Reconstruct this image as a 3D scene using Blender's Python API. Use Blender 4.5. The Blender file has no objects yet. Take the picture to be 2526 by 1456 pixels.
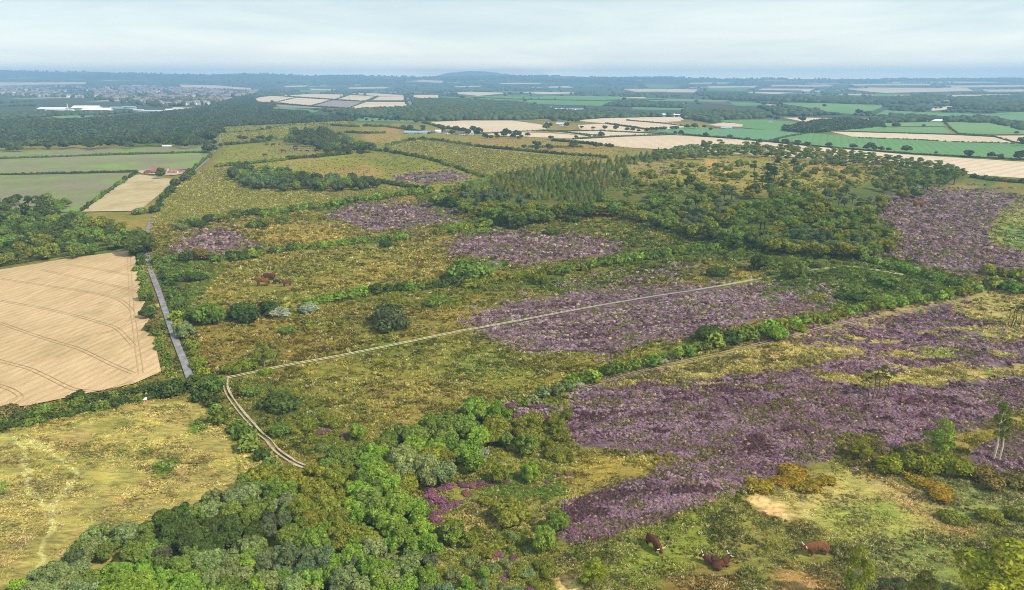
import bpy, math, random
import numpy as np
from mathutils import Vector
from mathutils.geometry import delaunay_2d_cdt

# ------------------------------------------------------------------ camera, sky, sun, exposure
SC = bpy.context.scene
COL = SC.collection
F = 1804.0            # focal length in photo pixels (2526 x 1456 frame)
W2, H2 = 1263.0, 728.0
HZ = 196.0            # horizon row
CAMH = 70.0
PITCH = math.atan((H2 - HZ) / F)
cam = bpy.data.objects.new('camera', bpy.data.cameras.new('camera'))
COL.objects.link(cam)
cam.location = (0, 0, CAMH)
cam.rotation_euler = (math.pi / 2 - PITCH, 0, 0)
cam.data.sensor_width = 36
cam.data.lens = 36 * F / 2526.0
cam.data.clip_start = 1
cam.data.clip_end = 60000
SC.camera = cam

SUN_EL, SUN_AZ = math.radians(43), math.radians(118)   # azimuth clockwise from the view direction (+Y)
wd = bpy.data.worlds.new("World"); SC.world = wd; wd.use_nodes = True
nt = wd.node_tree; nt.nodes.clear()
N = nt.nodes.new; L = nt.links.new
out = N('ShaderNodeOutputWorld'); bg = N('ShaderNodeBackground'); sky = N('ShaderNodeTexSky')
sky.sky_type = 'NISHITA'; sky.sun_disc = False
sky.sun_elevation = SUN_EL; sky.sun_rotation = SUN_AZ
sky.altitude = 100; sky.air_density = 1.0; sky.dust_density = 1.0
tc = N('ShaderNodeTexCoord'); mp = N('ShaderNodeMapping'); mp.inputs['Scale'].default_value = (1.6, 1.6, 11.0)
mp.inputs['Rotation'].default_value = (0.0, math.radians(3), 0.3)
L(tc.outputs['Generated'], mp.inputs['Vector'])
cn = N('ShaderNodeTexNoise'); cn.inputs['Scale'].default_value = 1.9; cn.inputs['Detail'].default_value = 9; cn.inputs['Roughness'].default_value = .58
cn.inputs['Distortion'].default_value = .5
L(mp.outputs['Vector'], cn.inputs['Vector'])
cr = N('ShaderNodeValToRGB')
cr.color_ramp.elements[0].position = .34; cr.color_ramp.elements[0].color = (0, 0, 0, 1)
cr.color_ramp.elements[1].position = .70; cr.color_ramp.elements[1].color = (1, 1, 1, 1)
L(cn.outputs['Fac'], cr.inputs['Fac'])
cl = N('ShaderNodeMixRGB'); cl.inputs[1].default_value = (4.2, 5.35, 6.1, 1); cl.inputs[2].default_value = (6.1, 7.0, 7.2, 1)
L(cr.outputs['Color'], cl.inputs[0])
mx = N('ShaderNodeMixRGB'); mx.inputs[0].default_value = .86
L(sky.outputs['Color'], mx.inputs[1]); L(cl.outputs['Color'], mx.inputs[2])
bg.inputs['Strength'].default_value = 0.13
sx = N('ShaderNodeSeparateXYZ'); L(tc.outputs['Generated'], sx.inputs[0])
hr = N('ShaderNodeValToRGB'); hr.color_ramp.elements[0].position = 0.0; hr.color_ramp.elements[0].color = (8.0, 5.2, 3.0, 1)
hr.color_ramp.elements[1].position = .3; hr.color_ramp.elements[1].color = (1.0, 1.0, 1.0, 1)
for p_, c_ in ((.012, (4.6, 3.3, 2.15, 1)), (.028, (2.7, 2.1, 1.6, 1)), (.06, (1.7, 1.5, 1.3, 1)), (.11, (1.22, 1.18, 1.12, 1))):
    e_ = hr.color_ramp.elements.new(p_); e_.color = c_
L(sx.outputs['Z'], hr.inputs['Fac'])                       # sky boosted toward the horizon to make up for dimming by the haze box
hm_ = N('ShaderNodeMixRGB'); hm_.blend_type = 'MULTIPLY'; hm_.inputs[0].default_value = 1.0
L(mx.outputs['Color'], hm_.inputs[1]); L(hr.outputs['Color'], hm_.inputs[2])
L(hm_.outputs['Color'], bg.inputs['Color']); L(bg.outputs['Background'], out.inputs['Surface'])

sl = bpy.data.lights.new('sun', 'SUN'); sl.energy = 5.0; sl.angle = math.radians(1.2); sl.color = (1.0, .93, .82)
so = bpy.data.objects.new('sun', sl); COL.objects.link(so)
sd = Vector((math.sin(SUN_AZ) * math.cos(SUN_EL), math.cos(SUN_AZ) * math.cos(SUN_EL), math.sin(SUN_EL)))
so.rotation_euler = (-sd).to_track_quat('-Z', 'Y').to_euler(); so.location = (100, -50, 200)

SC.render.engine = 'CYCLES'
SC.view_settings.view_transform = 'Standard'; SC.view_settings.look = 'None'
SC.view_settings.exposure = -0.12; SC.view_settings.gamma = 1
SC.cycles.use_denoising = True; SC.cycles.denoiser = 'OPENIMAGEDENOISE'; SC.cycles.denoising_input_passes = 'RGB_ALBEDO_NORMAL'; SC.cycles.denoising_prefilter = 'NONE'; SC.cycles.filter_width = 1.0
SC.cycles.max_bounces = 5; SC.cycles.diffuse_bounces = 2; SC.cycles.glossy_bounces = 1; SC.cycles.transmission_bounces = 2
SC.cycles.volume_bounces = 1; SC.cycles.transparent_max_bounces = 4

rng = np.random.default_rng(7); random.seed(7)
cp, sp = math.cos(PITCH), math.sin(PITCH)

# ------------------------------------------------------------------ maths helpers
def hash2(i, j, s):
    with np.errstate(over='ignore'):
        h = (i.astype(np.int64) * 374761393 + j.astype(np.int64) * 668265263 + s * 2147483647) & 0xFFFFFFFF
        h = ((h ^ (h >> 13)) * 1274126177) & 0xFFFFFFFF
        h = (h ^ (h >> 16)) & 0xFFFF
    return h / 65535.0
def vn(x, y, s=0):
    x = np.asarray(x, float); y = np.asarray(y, float)
    i = np.floor(x); j = np.floor(y); u = x - i; v = y - j
    u = u * u * (3 - 2 * u); v = v * v * (3 - 2 * v)
    return (hash2(i, j, s) * (1 - u) + hash2(i + 1, j, s) * u) * (1 - v) + (hash2(i, j + 1, s) * (1 - u) + hash2(i + 1, j + 1, s) * u) * v
def fbm(x, y, s=0, o=4):
    r = 0; a = .5; t = 0
    for k in range(o):
        r = r + a * vn(x * 2 ** k + 17.3 * k, y * 2 ** k - 9.1 * k, s + k); t += a; a *= .55
    return r / t
def ss(a, b, x):
    t = np.clip((x - a) / (b - a), 0, 1); return t * t * (3 - 2 * t)

SKX = np.array([-900, 0, 200, 330, 520, 600, 660, 760, 900, 1000, 1060, 1150, 1260, 1300, 1400, 1560, 1740, 1900, 2100, 2300, 2526, 3400])
SKY_ = np.array([176, 176, 177, 180, 184.5, 181.5, 182, 186.5, 187.5, 189, 190, 189, 187.5, 187, 188.5, 191.5, 193, 194.5, 195.5, 195, 194.5, 194])
def sky_h(X, Y, py):
    t = (H2 - py) / F
    return CAMH + Y * (t * cp - sp) / (cp + t * sp)
def skyrow(X, Y):
    px = W2 + F * X / (np.maximum(Y, 1) * cp)
    w = 2.0 * (fbm(px / 38, px * 0 + 3, 11, 3) - .5) + 1.0 * (vn(px / 9, px * 0, 5) - .5)
    return np.interp(px, SKX, SKY_) + w
def TH(X, Y):
    X = np.asarray(X, float); Y = np.asarray(Y, float)
    d = np.hypot(X, Y)
    n = 1.1 * np.sin(X / 23 + 1.3) * np.cos(Y / 29 + .5) + .9 * np.sin((X + Y) / 37 + 2)
    h = n * np.exp(-(d / 420) ** 2)
    h = h + 1.6 * np.sin(X / 150 + .7) * np.sin(Y / 190 + 1.1) * ss(300, 900, d) * (1 - ss(2600, 3800, d))
    for cx, cy, rx, ry, hh in ((68, 180, 34, 46, 10.0), (33, 112, 13, 9, 3.0), (150, 320, 60, 80, 8.0), (110, 480, 110, 90, 9.0), (8, 150, 14, 22, -2.0), (-45, 620, 120, 110, 6.0)):
        h = h + hh * np.exp(-((X - cx) / rx) ** 2 - ((Y - cy) / ry) ** 2)   # heath dome, knoll, far slope, wooded plateau, small valley
    Ye = np.minimum(Y, 10500)
    up = ss(4200, 10000, Ye) ** 1.0
    hs = sky_h(X, Ye, skyrow(X, Y))
    roll = 9 * (fbm(X / 900, Y / 1100, 21, 2) - .5) * ss(4200, 6000, Y) * (1 - ss(9000, 10200, Y))
    return h + np.maximum(hs, 5) * up + roll
def ray(px, py):
    a = (np.asarray(px, float) - W2) / F; b = (H2 - np.asarray(py, float)) / F
    return a, cp + b * sp, -sp + b * cp
def at(px, py, dz=0.0):
    dx, dy, dzv = ray(px, py)
    z = np.zeros(np.broadcast(dx, dy).shape)
    dzv = np.minimum(dzv, -0.0012)
    for _ in range(34):
        t = (CAMH - z - dz) / -dzv
        t = np.minimum(t, 10400.0)
        z = .5 * z + .5 * TH(dx * t, dy * t)
    t = np.minimum((CAMH - z - dz) / -dzv, 10400.0)
    fr = np.broadcast_to(np.asarray(py) < 226, t.shape)
    if fr.any():                                   # grazing rays: walk out to the first hit
        t = np.array(t, float); dxf = np.broadcast_to(dx, t.shape)[fr]; dyf = np.broadcast_to(dy, t.shape)[fr]; dzf = np.broadcast_to(dzv, t.shape)[fr]
        hit = np.full(dxf.shape, 10400.0); done = np.zeros(dxf.shape, bool); prev = 2000.0
        for tt in np.geomspace(2050, 10400, 130):
            h = (CAMH + dzf * tt < TH(dxf * tt, dyf * tt) + dz) & ~done; hit[h] = (tt + prev) / 2; done |= h; prev = tt
        t[fr] = hit
    X = dx * t; Y = dy * t
    return X, Y, TH(X, Y)
def P(px, py):
    x, y, z = at(px, py); return float(x), float(y), float(z)
def proj(X, Y, Z):
    fw = Y * cp - (Z - CAMH) * sp; up = Y * sp + (Z - CAMH) * cp
    return W2 + F * X / fw, H2 - F * up / fw
def mpp(X, Y, Z=0):            # metres per photo pixel at a point
    return (Y * cp - (Z - CAMH) * sp) / F
def inpoly(px, py, poly):
    r = np.zeros(px.shape, bool); n = len(poly)
    for i in range(n):
        x1, y1 = poly[i]; x2, y2 = poly[(i + 1) % n]
        if y1 == y2: continue
        c = ((y1 > py) != (y2 > py)) & (px < (x2 - x1) * (py - y1) / (y2 - y1) + x1)
        r ^= c
    return r
def lin(r, g, b, k=1.0):
    f = lambda c: (c / 255 / 12.92 if c / 255 <= .04045 else ((c / 255 + .055) / 1.055) ** 2.4) * k
    return (f(r), f(g), f(b))

def new_mesh(name, V, Fq, mats=(), attrs=None, smooth=False):
    """V (n,3); Fq list of (k,m) int arrays of faces with m corners"""
    me = bpy.data.meshes.new(name)
    V = np.asarray(V, np.float32)
    me.vertices.add(len(V)); me.vertices.foreach_set('co', V.ravel())
    if not isinstance(Fq, list): Fq = [Fq]
    Fq = [np.asarray(f, np.int32) for f in Fq if len(f)]
    nl = sum(f.size for f in Fq); nf = sum(len(f) for f in Fq)
    me.loops.add(nl); me.loops.foreach_set('vertex_index', np.concatenate([f.ravel() for f in Fq]))
    me.polygons.add(nf)
    tot = np.concatenate([np.full(len(f), f.shape[1], np.int32) for f in Fq])
    st = np.zeros(nf, np.int32); st[1:] = np.cumsum(tot)[:-1]
    me.polygons.foreach_set('loop_start', st); me.polygons.foreach_set('loop_total', tot)
    if smooth: me.polygons.foreach_set('use_smooth', np.ones(nf, bool))
    for m in mats: me.materials.append(m)
    for k, v in (attrs or {}).items():
        v = np.asarray(v, np.float32)
        if v.ndim == 1:
            a = me.attributes.new(k, 'FLOAT', 'POINT'); a.data.foreach_set('value', v)
        else:
            a = me.attributes.new(k, 'FLOAT_COLOR', 'POINT')
            c = np.ones((len(V), 4), np.float32); c[:, :3] = v; a.data.foreach_set('color', c.ravel())
    me.update(calc_edges=True)
    return me
def obj(name, me, parent=None, loc=(0, 0, 0), rz=0.0, s=1.0):
    o = bpy.data.objects.new(name, me); COL.objects.link(o)
    o.location = loc; o.rotation_euler = (0, 0, rz); o.scale = (s, s, s) if not hasattr(s, '__len__') else s
    if parent: o.parent = parent
    return o
def tag(o, label=None, cat=None, group=None, kind=None):
    if label: o['label'] = label
    if cat: o['category'] = cat
    if group: o['group'] = group
    if kind: o['kind'] = kind
    return o

# ------------------------------------------------------------------ materials
class MT:
    def __init__(s, name, rough=.9):
        s.m = bpy.data.materials.new(name); s.m.use_nodes = True
        s.t = s.m.node_tree; s.t.nodes.clear()
        s.out = s.n('ShaderNodeOutputMaterial')
        s.b = s.n('ShaderNodeBsdfPrincipled'); s.b.inputs['Roughness'].default_value = rough
        s.b.inputs['Specular IOR Level'].default_value = .15
        s.l(s.b.outputs[0], s.out.inputs[0])
    def n(s, t, **k):
        x = s.t.nodes.new(t)
        for a, v in k.items(): setattr(x, a, v)
        return x
    def l(s, a, b): s.t.links.new(a, b)
    def pos(s, scale=(1, 1, 1), rz=0.0):
        g = s.n('ShaderNodeNewGeometry'); m = s.n('ShaderNodeMapping')
        m.inputs['Scale'].default_value = scale; m.inputs['Rotation'].default_value = (0, 0, rz)
        s.l(g.outputs['Position'], m.inputs['Vector']); return m.outputs[0]
    def noise(s, vec, sc, det=4, ro=.55, dist=0.0):
        n = s.n('ShaderNodeTexNoise'); n.inputs['Scale'].default_value = sc; n.inputs['Detail'].default_value = det
        n.inputs['Roughness'].default_value = ro; n.inputs['Distortion'].default_value = dist
        s.l(vec, n.inputs['Vector']); return n.outputs['Fac']
    def ramp(s, f, stops, const=False):
        r = s.n('ShaderNodeValToRGB'); e = r.color_ramp.elements
        if const: r.color_ramp.interpolation = 'CONSTANT'
        while len(e) < len(stops): e.new(.5)
        for i, (p, c) in enumerate(stops):
            e[i].position = p; e[i].color = (*c, 1) if hasattr(c, '__len__') else (c, c, c, 1)
        s.l(f, r.inputs[0]); return r.outputs[0]
    def mix(s, f, a, b, mode='MIX'):
        m = s.n('ShaderNodeMixRGB', blend_type=mode)
        for k, v in ((0, f), (1, a), (2, b)):
            if isinstance(v, (int, float)): m.inputs[k].default_value = v if k == 0 else (v, v, v, 1)
            elif isinstance(v, tuple): m.inputs[k].default_value = (*v, 1)
            else: s.l(v, m.inputs[k])
        return m.outputs[0]
    def math(s, op, a, b=0.0, clamp=False):
        m = s.n('ShaderNodeMath', operation=op); m.use_clamp = clamp
        for k, v in ((0, a), (1, b)):
            if isinstance(v, (int, float)): m.inputs[k].default_value = v
            else: s.l(v, m.inputs[k])
        return m.outputs[0]
    def attr(s, name):
        a = s.n('ShaderNodeAttribute', attribute_name=name); return a
    def bump(s, h, st=.5, dist=.3):
        b = s.n('ShaderNodeBump'); b.inputs['Strength'].default_value = st; b.inputs['Distance'].default_value = dist
        s.l(h, b.inputs['Height']); s.l(b.outputs[0], s.b.inputs['Normal'])
    def col(s, c):
        if isinstance(c, tuple): s.b.inputs['Base Color'].default_value = (*c, 1)
        else: s.l(c, s.b.inputs['Base Color'])
        return s

def foliage_mat():
    t = MT('foliage')
    oi = t.n('ShaderNodeObjectInfo'); a = t.attr('tint')
    c = t.mix(1.0, oi.outputs['Color'], a.outputs['Color'], 'MULTIPLY')
    t.t.nodes.remove(t.b)
    d = t.n('ShaderNodeBsdfDiffuse'); tr = t.n('ShaderNodeBsdfTranslucent'); ms = t.n('ShaderNodeMixShader'); ms.inputs[0].default_value = .18
    t.l(c, d.inputs[0]); c2 = t.mix(1.0, c, (1.15, 1.2, .7), 'MULTIPLY'); t.l(c2, tr.inputs[0])
    t.l(d.outputs[0], ms.inputs[1]); t.l(tr.outputs[0], ms.inputs[2]); t.l(ms.outputs[0], t.out.inputs[0])
    return t.m
M_FOL = foliage_mat()
def bark_mat():
    t = MT('bark'); v = t.pos((6, 6, 1.2)); n = t.noise(v, 3)
    oi = t.n('ShaderNodeObjectInfo')
    t.col(t.mix(1.0, oi.outputs['Color'], t.ramp(n, [(.3, .45), (.7, 1.3)]), 'MULTIPLY')); t.bump(n, .5, .05); return t.m
M_BARK = bark_mat()

def ground_mat():
    t = MT('ground_cover', .95)
    cov = t.attr('cov').outputs['Color']; hea = t.attr('hea').outputs['Fac']; far = t.attr('far').outputs['Fac']
    p = t.pos()
    ps = t.pos((.32, 1.0, 1.0), .5)
    n1 = t.noise(p, .035, 6, .6); n2 = t.noise(ps, .9, 6, .65, .6); n3 = t.noise(p, .22, 5, .6, .4); n4 = t.noise(p, 4.5, 3, .6)
    base = t.mix(t.ramp(n1, [(.35, 0.0), (.65, 1.0)]), t.mix(1.0, cov, (.86, 1.0, .72), 'MULTIPLY'), t.mix(1.0, cov, (1.18, 1.02, 1.12), 'MULTIPLY'))
    base = t.mix(t.ramp(n3, [(.38, 0.0), (.66, .75)]), base, t.mix(1.0, base, (1.25, 1.08, .95), 'MULTIPLY'))
    base = t.mix(1.0, base, t.ramp(n2, [(.28, .42), (.5, 1.0), (.74, 1.5)]), 'MULTIPLY')
    base = t.mix(.55, base, t.mix(1.0, base, t.ramp(n4, [(.25, .5), (.75, 1.5)]), 'MULTIPLY'))
    # heather under-layer
    hn = t.noise(t.pos((.55, 1.0, 1.0), -.2), .55, 6, .65, .5)
    hcol = t.ramp(hn, [(.3, (.06, .045, .03)), (.45, (.12, .08, .07)), (.6, (.22, .14, .17)), (.75, (.30, .20, .23))])
    hm = t.math('ADD', hea, t.math('MULTIPLY', t.math('SUBTRACT', n3, .5), 1.1))
    base = t.mix(t.ramp(hm, [(.38, 0.0), (.6, 1.0)]), base, hcol)
    # far patchwork of woods and fields
    vp = t.pos((1 / 330., 1 / 520., 0), .35)
    vo = t.n('ShaderNodeTexVoronoi'); vo.inputs['Randomness'].default_value = .8; t.l(vp, vo.inputs['Vector']); vo.inputs['Scale'].default_value = 1
    sep = t.n('ShaderNodeSeparateColor'); t.l(vo.outputs['Color'], sep.inputs[0])
    wood = (.06, .085, .05)
    big = t.noise(p, .0009, 4, .6)
    wsel = t.math('ADD', t.math('MULTIPLY', sep.outputs[0], .55), t.math('MULTIPLY', t.math('SUBTRACT', big, .5), 2.2))
    fc = t.ramp(sep.outputs[1], [(0, (.52, .40, .25)), (.3, (.11, .20, .07)), (.5, (.17, .26, .10)), (.68, (.42, .36, .22)), (.85, (.09, .15, .06))], True)
    fcol = t.mix(t.ramp(wsel, [(.54, 1.0), (.57, 0.0)]), fc, wood)
    ve = t.n('ShaderNodeTexVoronoi', feature='DISTANCE_TO_EDGE'); ve.inputs['Randomness'].default_value = .8; t.l(vp, ve.inputs['Vector']); ve.inputs['Scale'].default_value = 1
    fcol = t.mix(t.ramp(ve.outputs['Distance'], [(.03, 1.0), (.05, 0.0)]), fcol, wood)
    base = t.mix(far, base, fcol)
    t.col(base)
    hh = t.math('ADD', t.math('MULTIPLY', n2, 1.0), t.math('MULTIPLY', n4, .35))
    t.bump(hh, .7, .45)
    return t.m
M_GROUND = ground_mat()

def field_mat(name, c1, c2, rows=0.0, rot=0.0, spot=None, sc=.02, tram=None):
    t = MT(name, .95)
    p = t.pos(); n = t.noise(p, sc, 5, .6); n2 = t.noise(t.pos((1, .12, 1), rot), .8, 4, .6); n3 = t.noise(p, 3.0, 3)
    c = t.mix(t.ramp(n, [(.3, 0.0), (.7, 1.0)]), c1, c2)
    if spot: c = t.mix(t.ramp(t.noise(p, sc * 1.7, 4, .6), [(.5, 0.0), (.62, .85)]), c, spot)
    c = t.mix(1.0, c, t.ramp(n2, [(.3, .84), (.7, 1.12)]), 'MULTIPLY')
    c = t.mix(1.0, c, t.ramp(n3, [(.3, .86), (.7, 1.12)]), 'MULTIPLY')
    if rows:
        w = t.n('ShaderNodeTexWave'); w.inputs['Scale'].default_value = rows; w.inputs['Distortion'].default_value = 1.2; w.inputs['Detail'].default_value = 2
        t.l(t.pos((1, 1, 1), rot), w.inputs['Vector'])
        c = t.mix(1.0, c, t.ramp(w.outputs['Fac'], [(0, .9), (.5, 1.03)]), 'MULTIPLY')
    t.col(c); t.bump(n3, .5, .15)
    return t.m
def wild_mat():
    t = MT('wildflower_grass', .95); p = t.pos()
    n = t.noise(p, .03, 5, .6); n2 = t.noise(p, 1.1, 4, .6)
    c = t.mix(t.ramp(n, [(.3, 0.0), (.7, 1.0)]), (.23, .225, .045), (.31, .27, .075))
    c = t.mix(1.0, c, t.ramp(n2, [(.3, .62), (.7, 1.35)]), 'MULTIPLY')
    v = t.n('ShaderNodeTexVoronoi'); v.inputs['Scale'].default_value = .62; t.l(t.pos((1, .6, 1)), v.inputs['Vector'])
    s = t.n('ShaderNodeSeparateColor'); t.l(v.outputs['Color'], s.inputs[0])
    fl = t.ramp(s.outputs[0], [(0, (.55, .55, .06)), (.5, (.55, .5, .35)), (.8, (.38, .16, .26))], True)
    on = t.math('MULTIPLY', t.ramp(v.outputs['Distance'], [(.22, 1.0), (.34, 0.0)]), t.ramp(s.outputs[1], [(.45, 0.0), (.5, .8)]))
    t.col(t.mix(on, c, fl)); t.bump(n2, .8, .5); return t.m
M_WILD = wild_mat()
M_STUB = field_mat('stubble', (.52, .35, .175), (.62, .43, .235), .12, .25, spot=(.47, .33, .16), sc=.03)
M_STUBF = field_mat('far_stubble', (.60, .45, .30), (.69, .54, .38), .03, .9, sc=.004)
M_GREENF = field_mat('green_crop', (.11, .235, .078), (.145, .27, .09), .04, .4, sc=.004)
M_BRIGHT = field_mat('bright_crop', (.13, .26, .085), (.19, .30, .11), .04, .2, sc=.004)
M_TEAL = field_mat('teal_crop', (.12, .255, .115), (.145, .28, .125), .05, .7, sc=.004)
M_MOOR = field_mat('brown_moor', (.12, .085, .075), (.16, .12, .10), sc=.006)
M_GREYB = field_mat('bare_soil', (.30, .235, .21), (.34, .27, .24), .03, .6, sc=.005)
M_PALE = field_mat('pale_grass', (.33, .34, .19), (.40, .38, .24), sc=.004)
M_VEG = field_mat('vegetable_rows', (.20, .20, .095), (.26, .235, .125), .12, -.1, spot=(.20, .31, .05), sc=.012)
M_VEG2 = field_mat('vegetable_rows_dark', (.20, .19, .095), (.25, .22, .125), .12, -.1, spot=(.19, .28, .055), sc=.016)
M_HAY = field_mat('hay', (.46, .36, .18), (.52, .42, .24), .15, .3, spot=(.42, .30, .15))
M_SAND = field_mat('sand', (.50, .32, .22), (.58, .40, .29), sc=.2, spot=(.22, .22, .10))
def plain(name, c, rough=.8, sc=1.0, amt=.15):
    t = MT(name, rough); n = t.noise(t.pos(), sc, 4)
    t.col(t.mix(1.0, c, t.ramp(n, [(.3, 1 - amt), (.7, 1 + amt)]), 'MULTIPLY')); return t.m
M_ROAD = plain('asphalt', (.24, .225, .225), .95, .5, .35)
M_TRACK = plain('pale_track', (.60, .56, .32), .95, .8, .25)
M_DIRT = plain('dirt_track', (.44, .36, .24), .95, .8, .35)
M_HEATHP = plain('worn_heath_path', (.36, .28, .15), .95, .8, .3)
M_RUT = plain('pressed_straw', (.46, .31, .15), .95, 1.2, .2)
M_WHITE = plain('white_cladding', (.78, .80, .83), .5, .05, .05)
M_GREYW = plain('grey_cladding', (.42, .45, .50), .5, .05, .1)
M_BLUEG = plain('blue_grey_roof', (.30, .36, .45), .5, .1, .1)
M_REDR = plain('red_tile_roof', (.27, .13, .11), .8, .6, .3)
M_BRICK = plain('red_brick', (.42, .17, .12), .9, 1.5, .2)
M_DARKR = plain('slate_roof', (.13, .12, .14), .7, .5, .2)
M_CREAM = plain('cream_render', (.66, .62, .54), .8, .4, .1)
M_GLASS = plain('window_glass', (.05, .06, .08), .2, 1, .1)
M_TEALR = plain('teal_roof', (.18, .42, .38), .6, .2, .1)
M_HORN = plain('horn', (.85, .80, .70), .5, 8, .1)
def coat_mat():
    t = MT('coat', .8); g = t.n('ShaderNodeTexCoord'); oi = t.n('ShaderNodeObjectInfo')
    n = t.noise(g.outputs['Object'], 3.0, 5, .6); n2 = t.noise(g.outputs['Object'], 14.0, 4, .7)
    c = t.mix(1.0, oi.outputs['Color'], t.ramp(n, [(.3, .6), (.7, 1.3)]), 'MULTIPLY')
    c = t.mix(1.0, c, t.ramp(n2, [(.3, .7), (.7, 1.25)]), 'MULTIPLY')
    t.col(c); t.bump(n2, .6, .05); return t.m
M_COAT = coat_mat()

# ------------------------------------------------------------------ land cover laid over the ground
GX0, GX1, GY0, GY1, GS = -700, 3250, 186, 1760, 3
gx, gy = np.meshgrid(np.arange(GX0, GX1, GS), np.arange(GY0, GY1, GS))
gx = gx.astype(float); gy = gy.astype(float)
wx = gx + 26 * (fbm(gx / 60, gy / 30, 31) - .5) * 2; wy = gy + 12 * (fbm(gx / 60, gy / 30, 47) - .5) * 2
def blur(m, r):
    r = int(max(1, round(r / GS)))
    for ax in (0, 1):
        for _ in range(2):
            k = np.pad(m, [(r, r) if a == ax else (0, 0) for a in (0, 1)], mode='edge')
            c = np.cumsum(k, axis=ax)
            z = np.zeros_like(np.take(c, [0], axis=ax)); c = np.concatenate([z, c], axis=ax)
            n = m.shape[ax]
            m = (np.take(c, range(2 * r + 1, 2 * r + 1 + n), axis=ax) - np.take(c, range(0, n), axis=ax)) / (2 * r + 1)
    return m
def mask(poly, bl=9, warp=True):
    m = inpoly(wx if warp else gx, wy if warp else gy, poly).astype(float)
    return blur(m, bl) if bl else m
cov = np.zeros(gx.shape + (3,)); cov[:] = (.165, .150, .045)
def paint(poly, c, bl=12, a=1.0):
    m = mask(poly, bl)[..., None] * a
    cov[:] = cov * (1 - m) + np.array(c) * m
# wide tonal patches of the rough grassland
C_OL = (.165, .150, .045); C_GOLD = (.30, .235, .085); C_GRN = (.10, .135, .030); C_DGRN = (.055, .085, .022); C_TAN = (.33, .25, .12)
n0 = fbm(gx / 170, gy / 70, 77)[..., None]
cov[:] = cov * (1 - ss(.5, .7, n0)) + np.array(C_GOLD) * .8 * ss(.5, .7, n0)
n0 = fbm(gx / 120, gy / 50, 99)[..., None]
cov[:] = cov * (1 - ss(.55, .72, n0)) + np.array(C_GRN) * ss(.55, .72, n0)
paint([(380, 640), (480, 600), (480, 760), (500, 940), (470, 960), (380, 700)], C_DGRN, 14)
paint([(470, 800), (700, 790), (900, 820), (1000, 830), (850, 880), (560, 930), (480, 900)], (.20, .155, .05), 25)
paint([(560, 900), (680, 850), (700, 880), (600, 925)], C_GRN, 12)
paint([(600, 945), (900, 885), (1230, 820), (1500, 900), (1300, 960), (1240, 990), (1000, 1060), (860, 1085), (740, 1000)], (.195, .18, .055), 20)
paint([(900, 960), (1200, 900), (1300, 930), (1100, 1000), (960, 1050)], (.27, .215, .085), 30, .8)
paint([(1050, 900), (1230, 860), (1300, 900), (1150, 950)], (.13, .17, .04), 20, .8)
paint([(600, 950), (740, 960), (860, 1070), (880, 1110), (760, 1130), (640, 1040)], (.09, .11, .03), 15)
paint([(1200, 1050), (1420, 980), (1420, 1250), (1370, 1470), (950, 1470), (960, 1250)], (.20, .20, .06), 15)
paint([(1160, 1240), (1290, 1250), (1300, 1300), (1150, 1310), (1080, 1290)], (.30, .24, .10), 14)
paint([(1400, 1120), (1720, 1130), (1640, 1200), (1420, 1240)], (.29, .23, .075), 12)
paint([(450, 700), (620, 660), (1000, 610), (1100, 610), (1080, 700), (800, 740), (560, 760)], (.24, .20, .07), 25)
paint([(560, 730), (760, 620), (900, 640), (700, 740)], (.15, .16, .045), 25, .7)
paint([(650, 560), (820, 560), (900, 590), (700, 600)], (.32, .235, .09), 14)
paint([(1080, 560), (1250, 520), (1300, 560), (1200, 590)], C_DGRN, 12)
paint([(1300, 560), (1900, 580), (2100, 640), (1900, 680), (1700, 690), (1400, 700), (1580, 630)], (.10, .115, .03), 18)
paint([(1850, 640), (2200, 650), (2420, 700), (2250, 740), (2050, 770), (1880, 740)], (.085, .12, .028), 16)
paint([(1700, 650), (1900, 660), (1900, 690), (1780, 700)], (.24, .20, .075), 12)
paint([(2120, 760), (2526, 720), (2700, 730), (2700, 860), (2526, 850), (2300, 790)], (.34, .28, .16), 12)
paint([(2440, 500), (2620, 480), (2620, 660), (2400, 600)], (.25, .25, .10), 10)
paint([(2470, 560), (2620, 540), (2620, 640), (2500, 610)], (.13, .19, .08), 10)
paint([(1500, 870), (1700, 850), (1560, 900), (1420, 940), (1300, 990), (1280, 960)], (.22, .19, .06), 12)
# plateau heath in the middle distance
paint([(548, 358), (830, 350), (900, 380), (700, 400), (540, 420)], (.20, .20, .055), 8)
paint([(590, 412), (880, 372), (1010, 385), (1180, 430), (1190, 440), (1060, 470), (900, 440), (700, 425)], (.22, .215, .055), 6)
paint([(900, 385), (1010, 390), (1080, 410), (960, 415), (860, 400)], (.15, .165, .04), 8)
paint([(740, 380), (860, 372), (760, 400), (640, 398)], (.30, .225, .11), 8)
paint([(740, 425), (900, 408), (960, 440), (800, 440)], (.28, .20, .08), 8)
paint([(850, 300), (1050, 305), (1180, 325), (1380, 350), (1500, 362), (1560, 372), (1490, 388), (1100, 352), (960, 360), (900, 350)], (.20, .195, .055), 5)
paint([(1080, 330), (1400, 350), (1540, 365), (1490, 385), (1200, 362)], (.27, .19, .085), 6)
paint([(880, 330), (990, 330), (980, 350), (880, 345)], (.30, .20, .11), 5)
paint([(940, 312), (1010, 315), (1000, 325), (930, 322)], (.32, .20, .12), 4)
paint([(1540, 385), (1760, 375), (2100, 385), (2300, 420), (2060, 480), (1700, 490), (1450, 470)], (.25, .215, .075), 8)
paint([(1740, 395), (1790, 400), (1820, 425), (1780, 425)], (.46, .29, .17), 4)
paint([(1950, 410), (2100, 405), (2150, 430), (2000, 430)], (.36, .22, .12), 8, .7)
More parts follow.
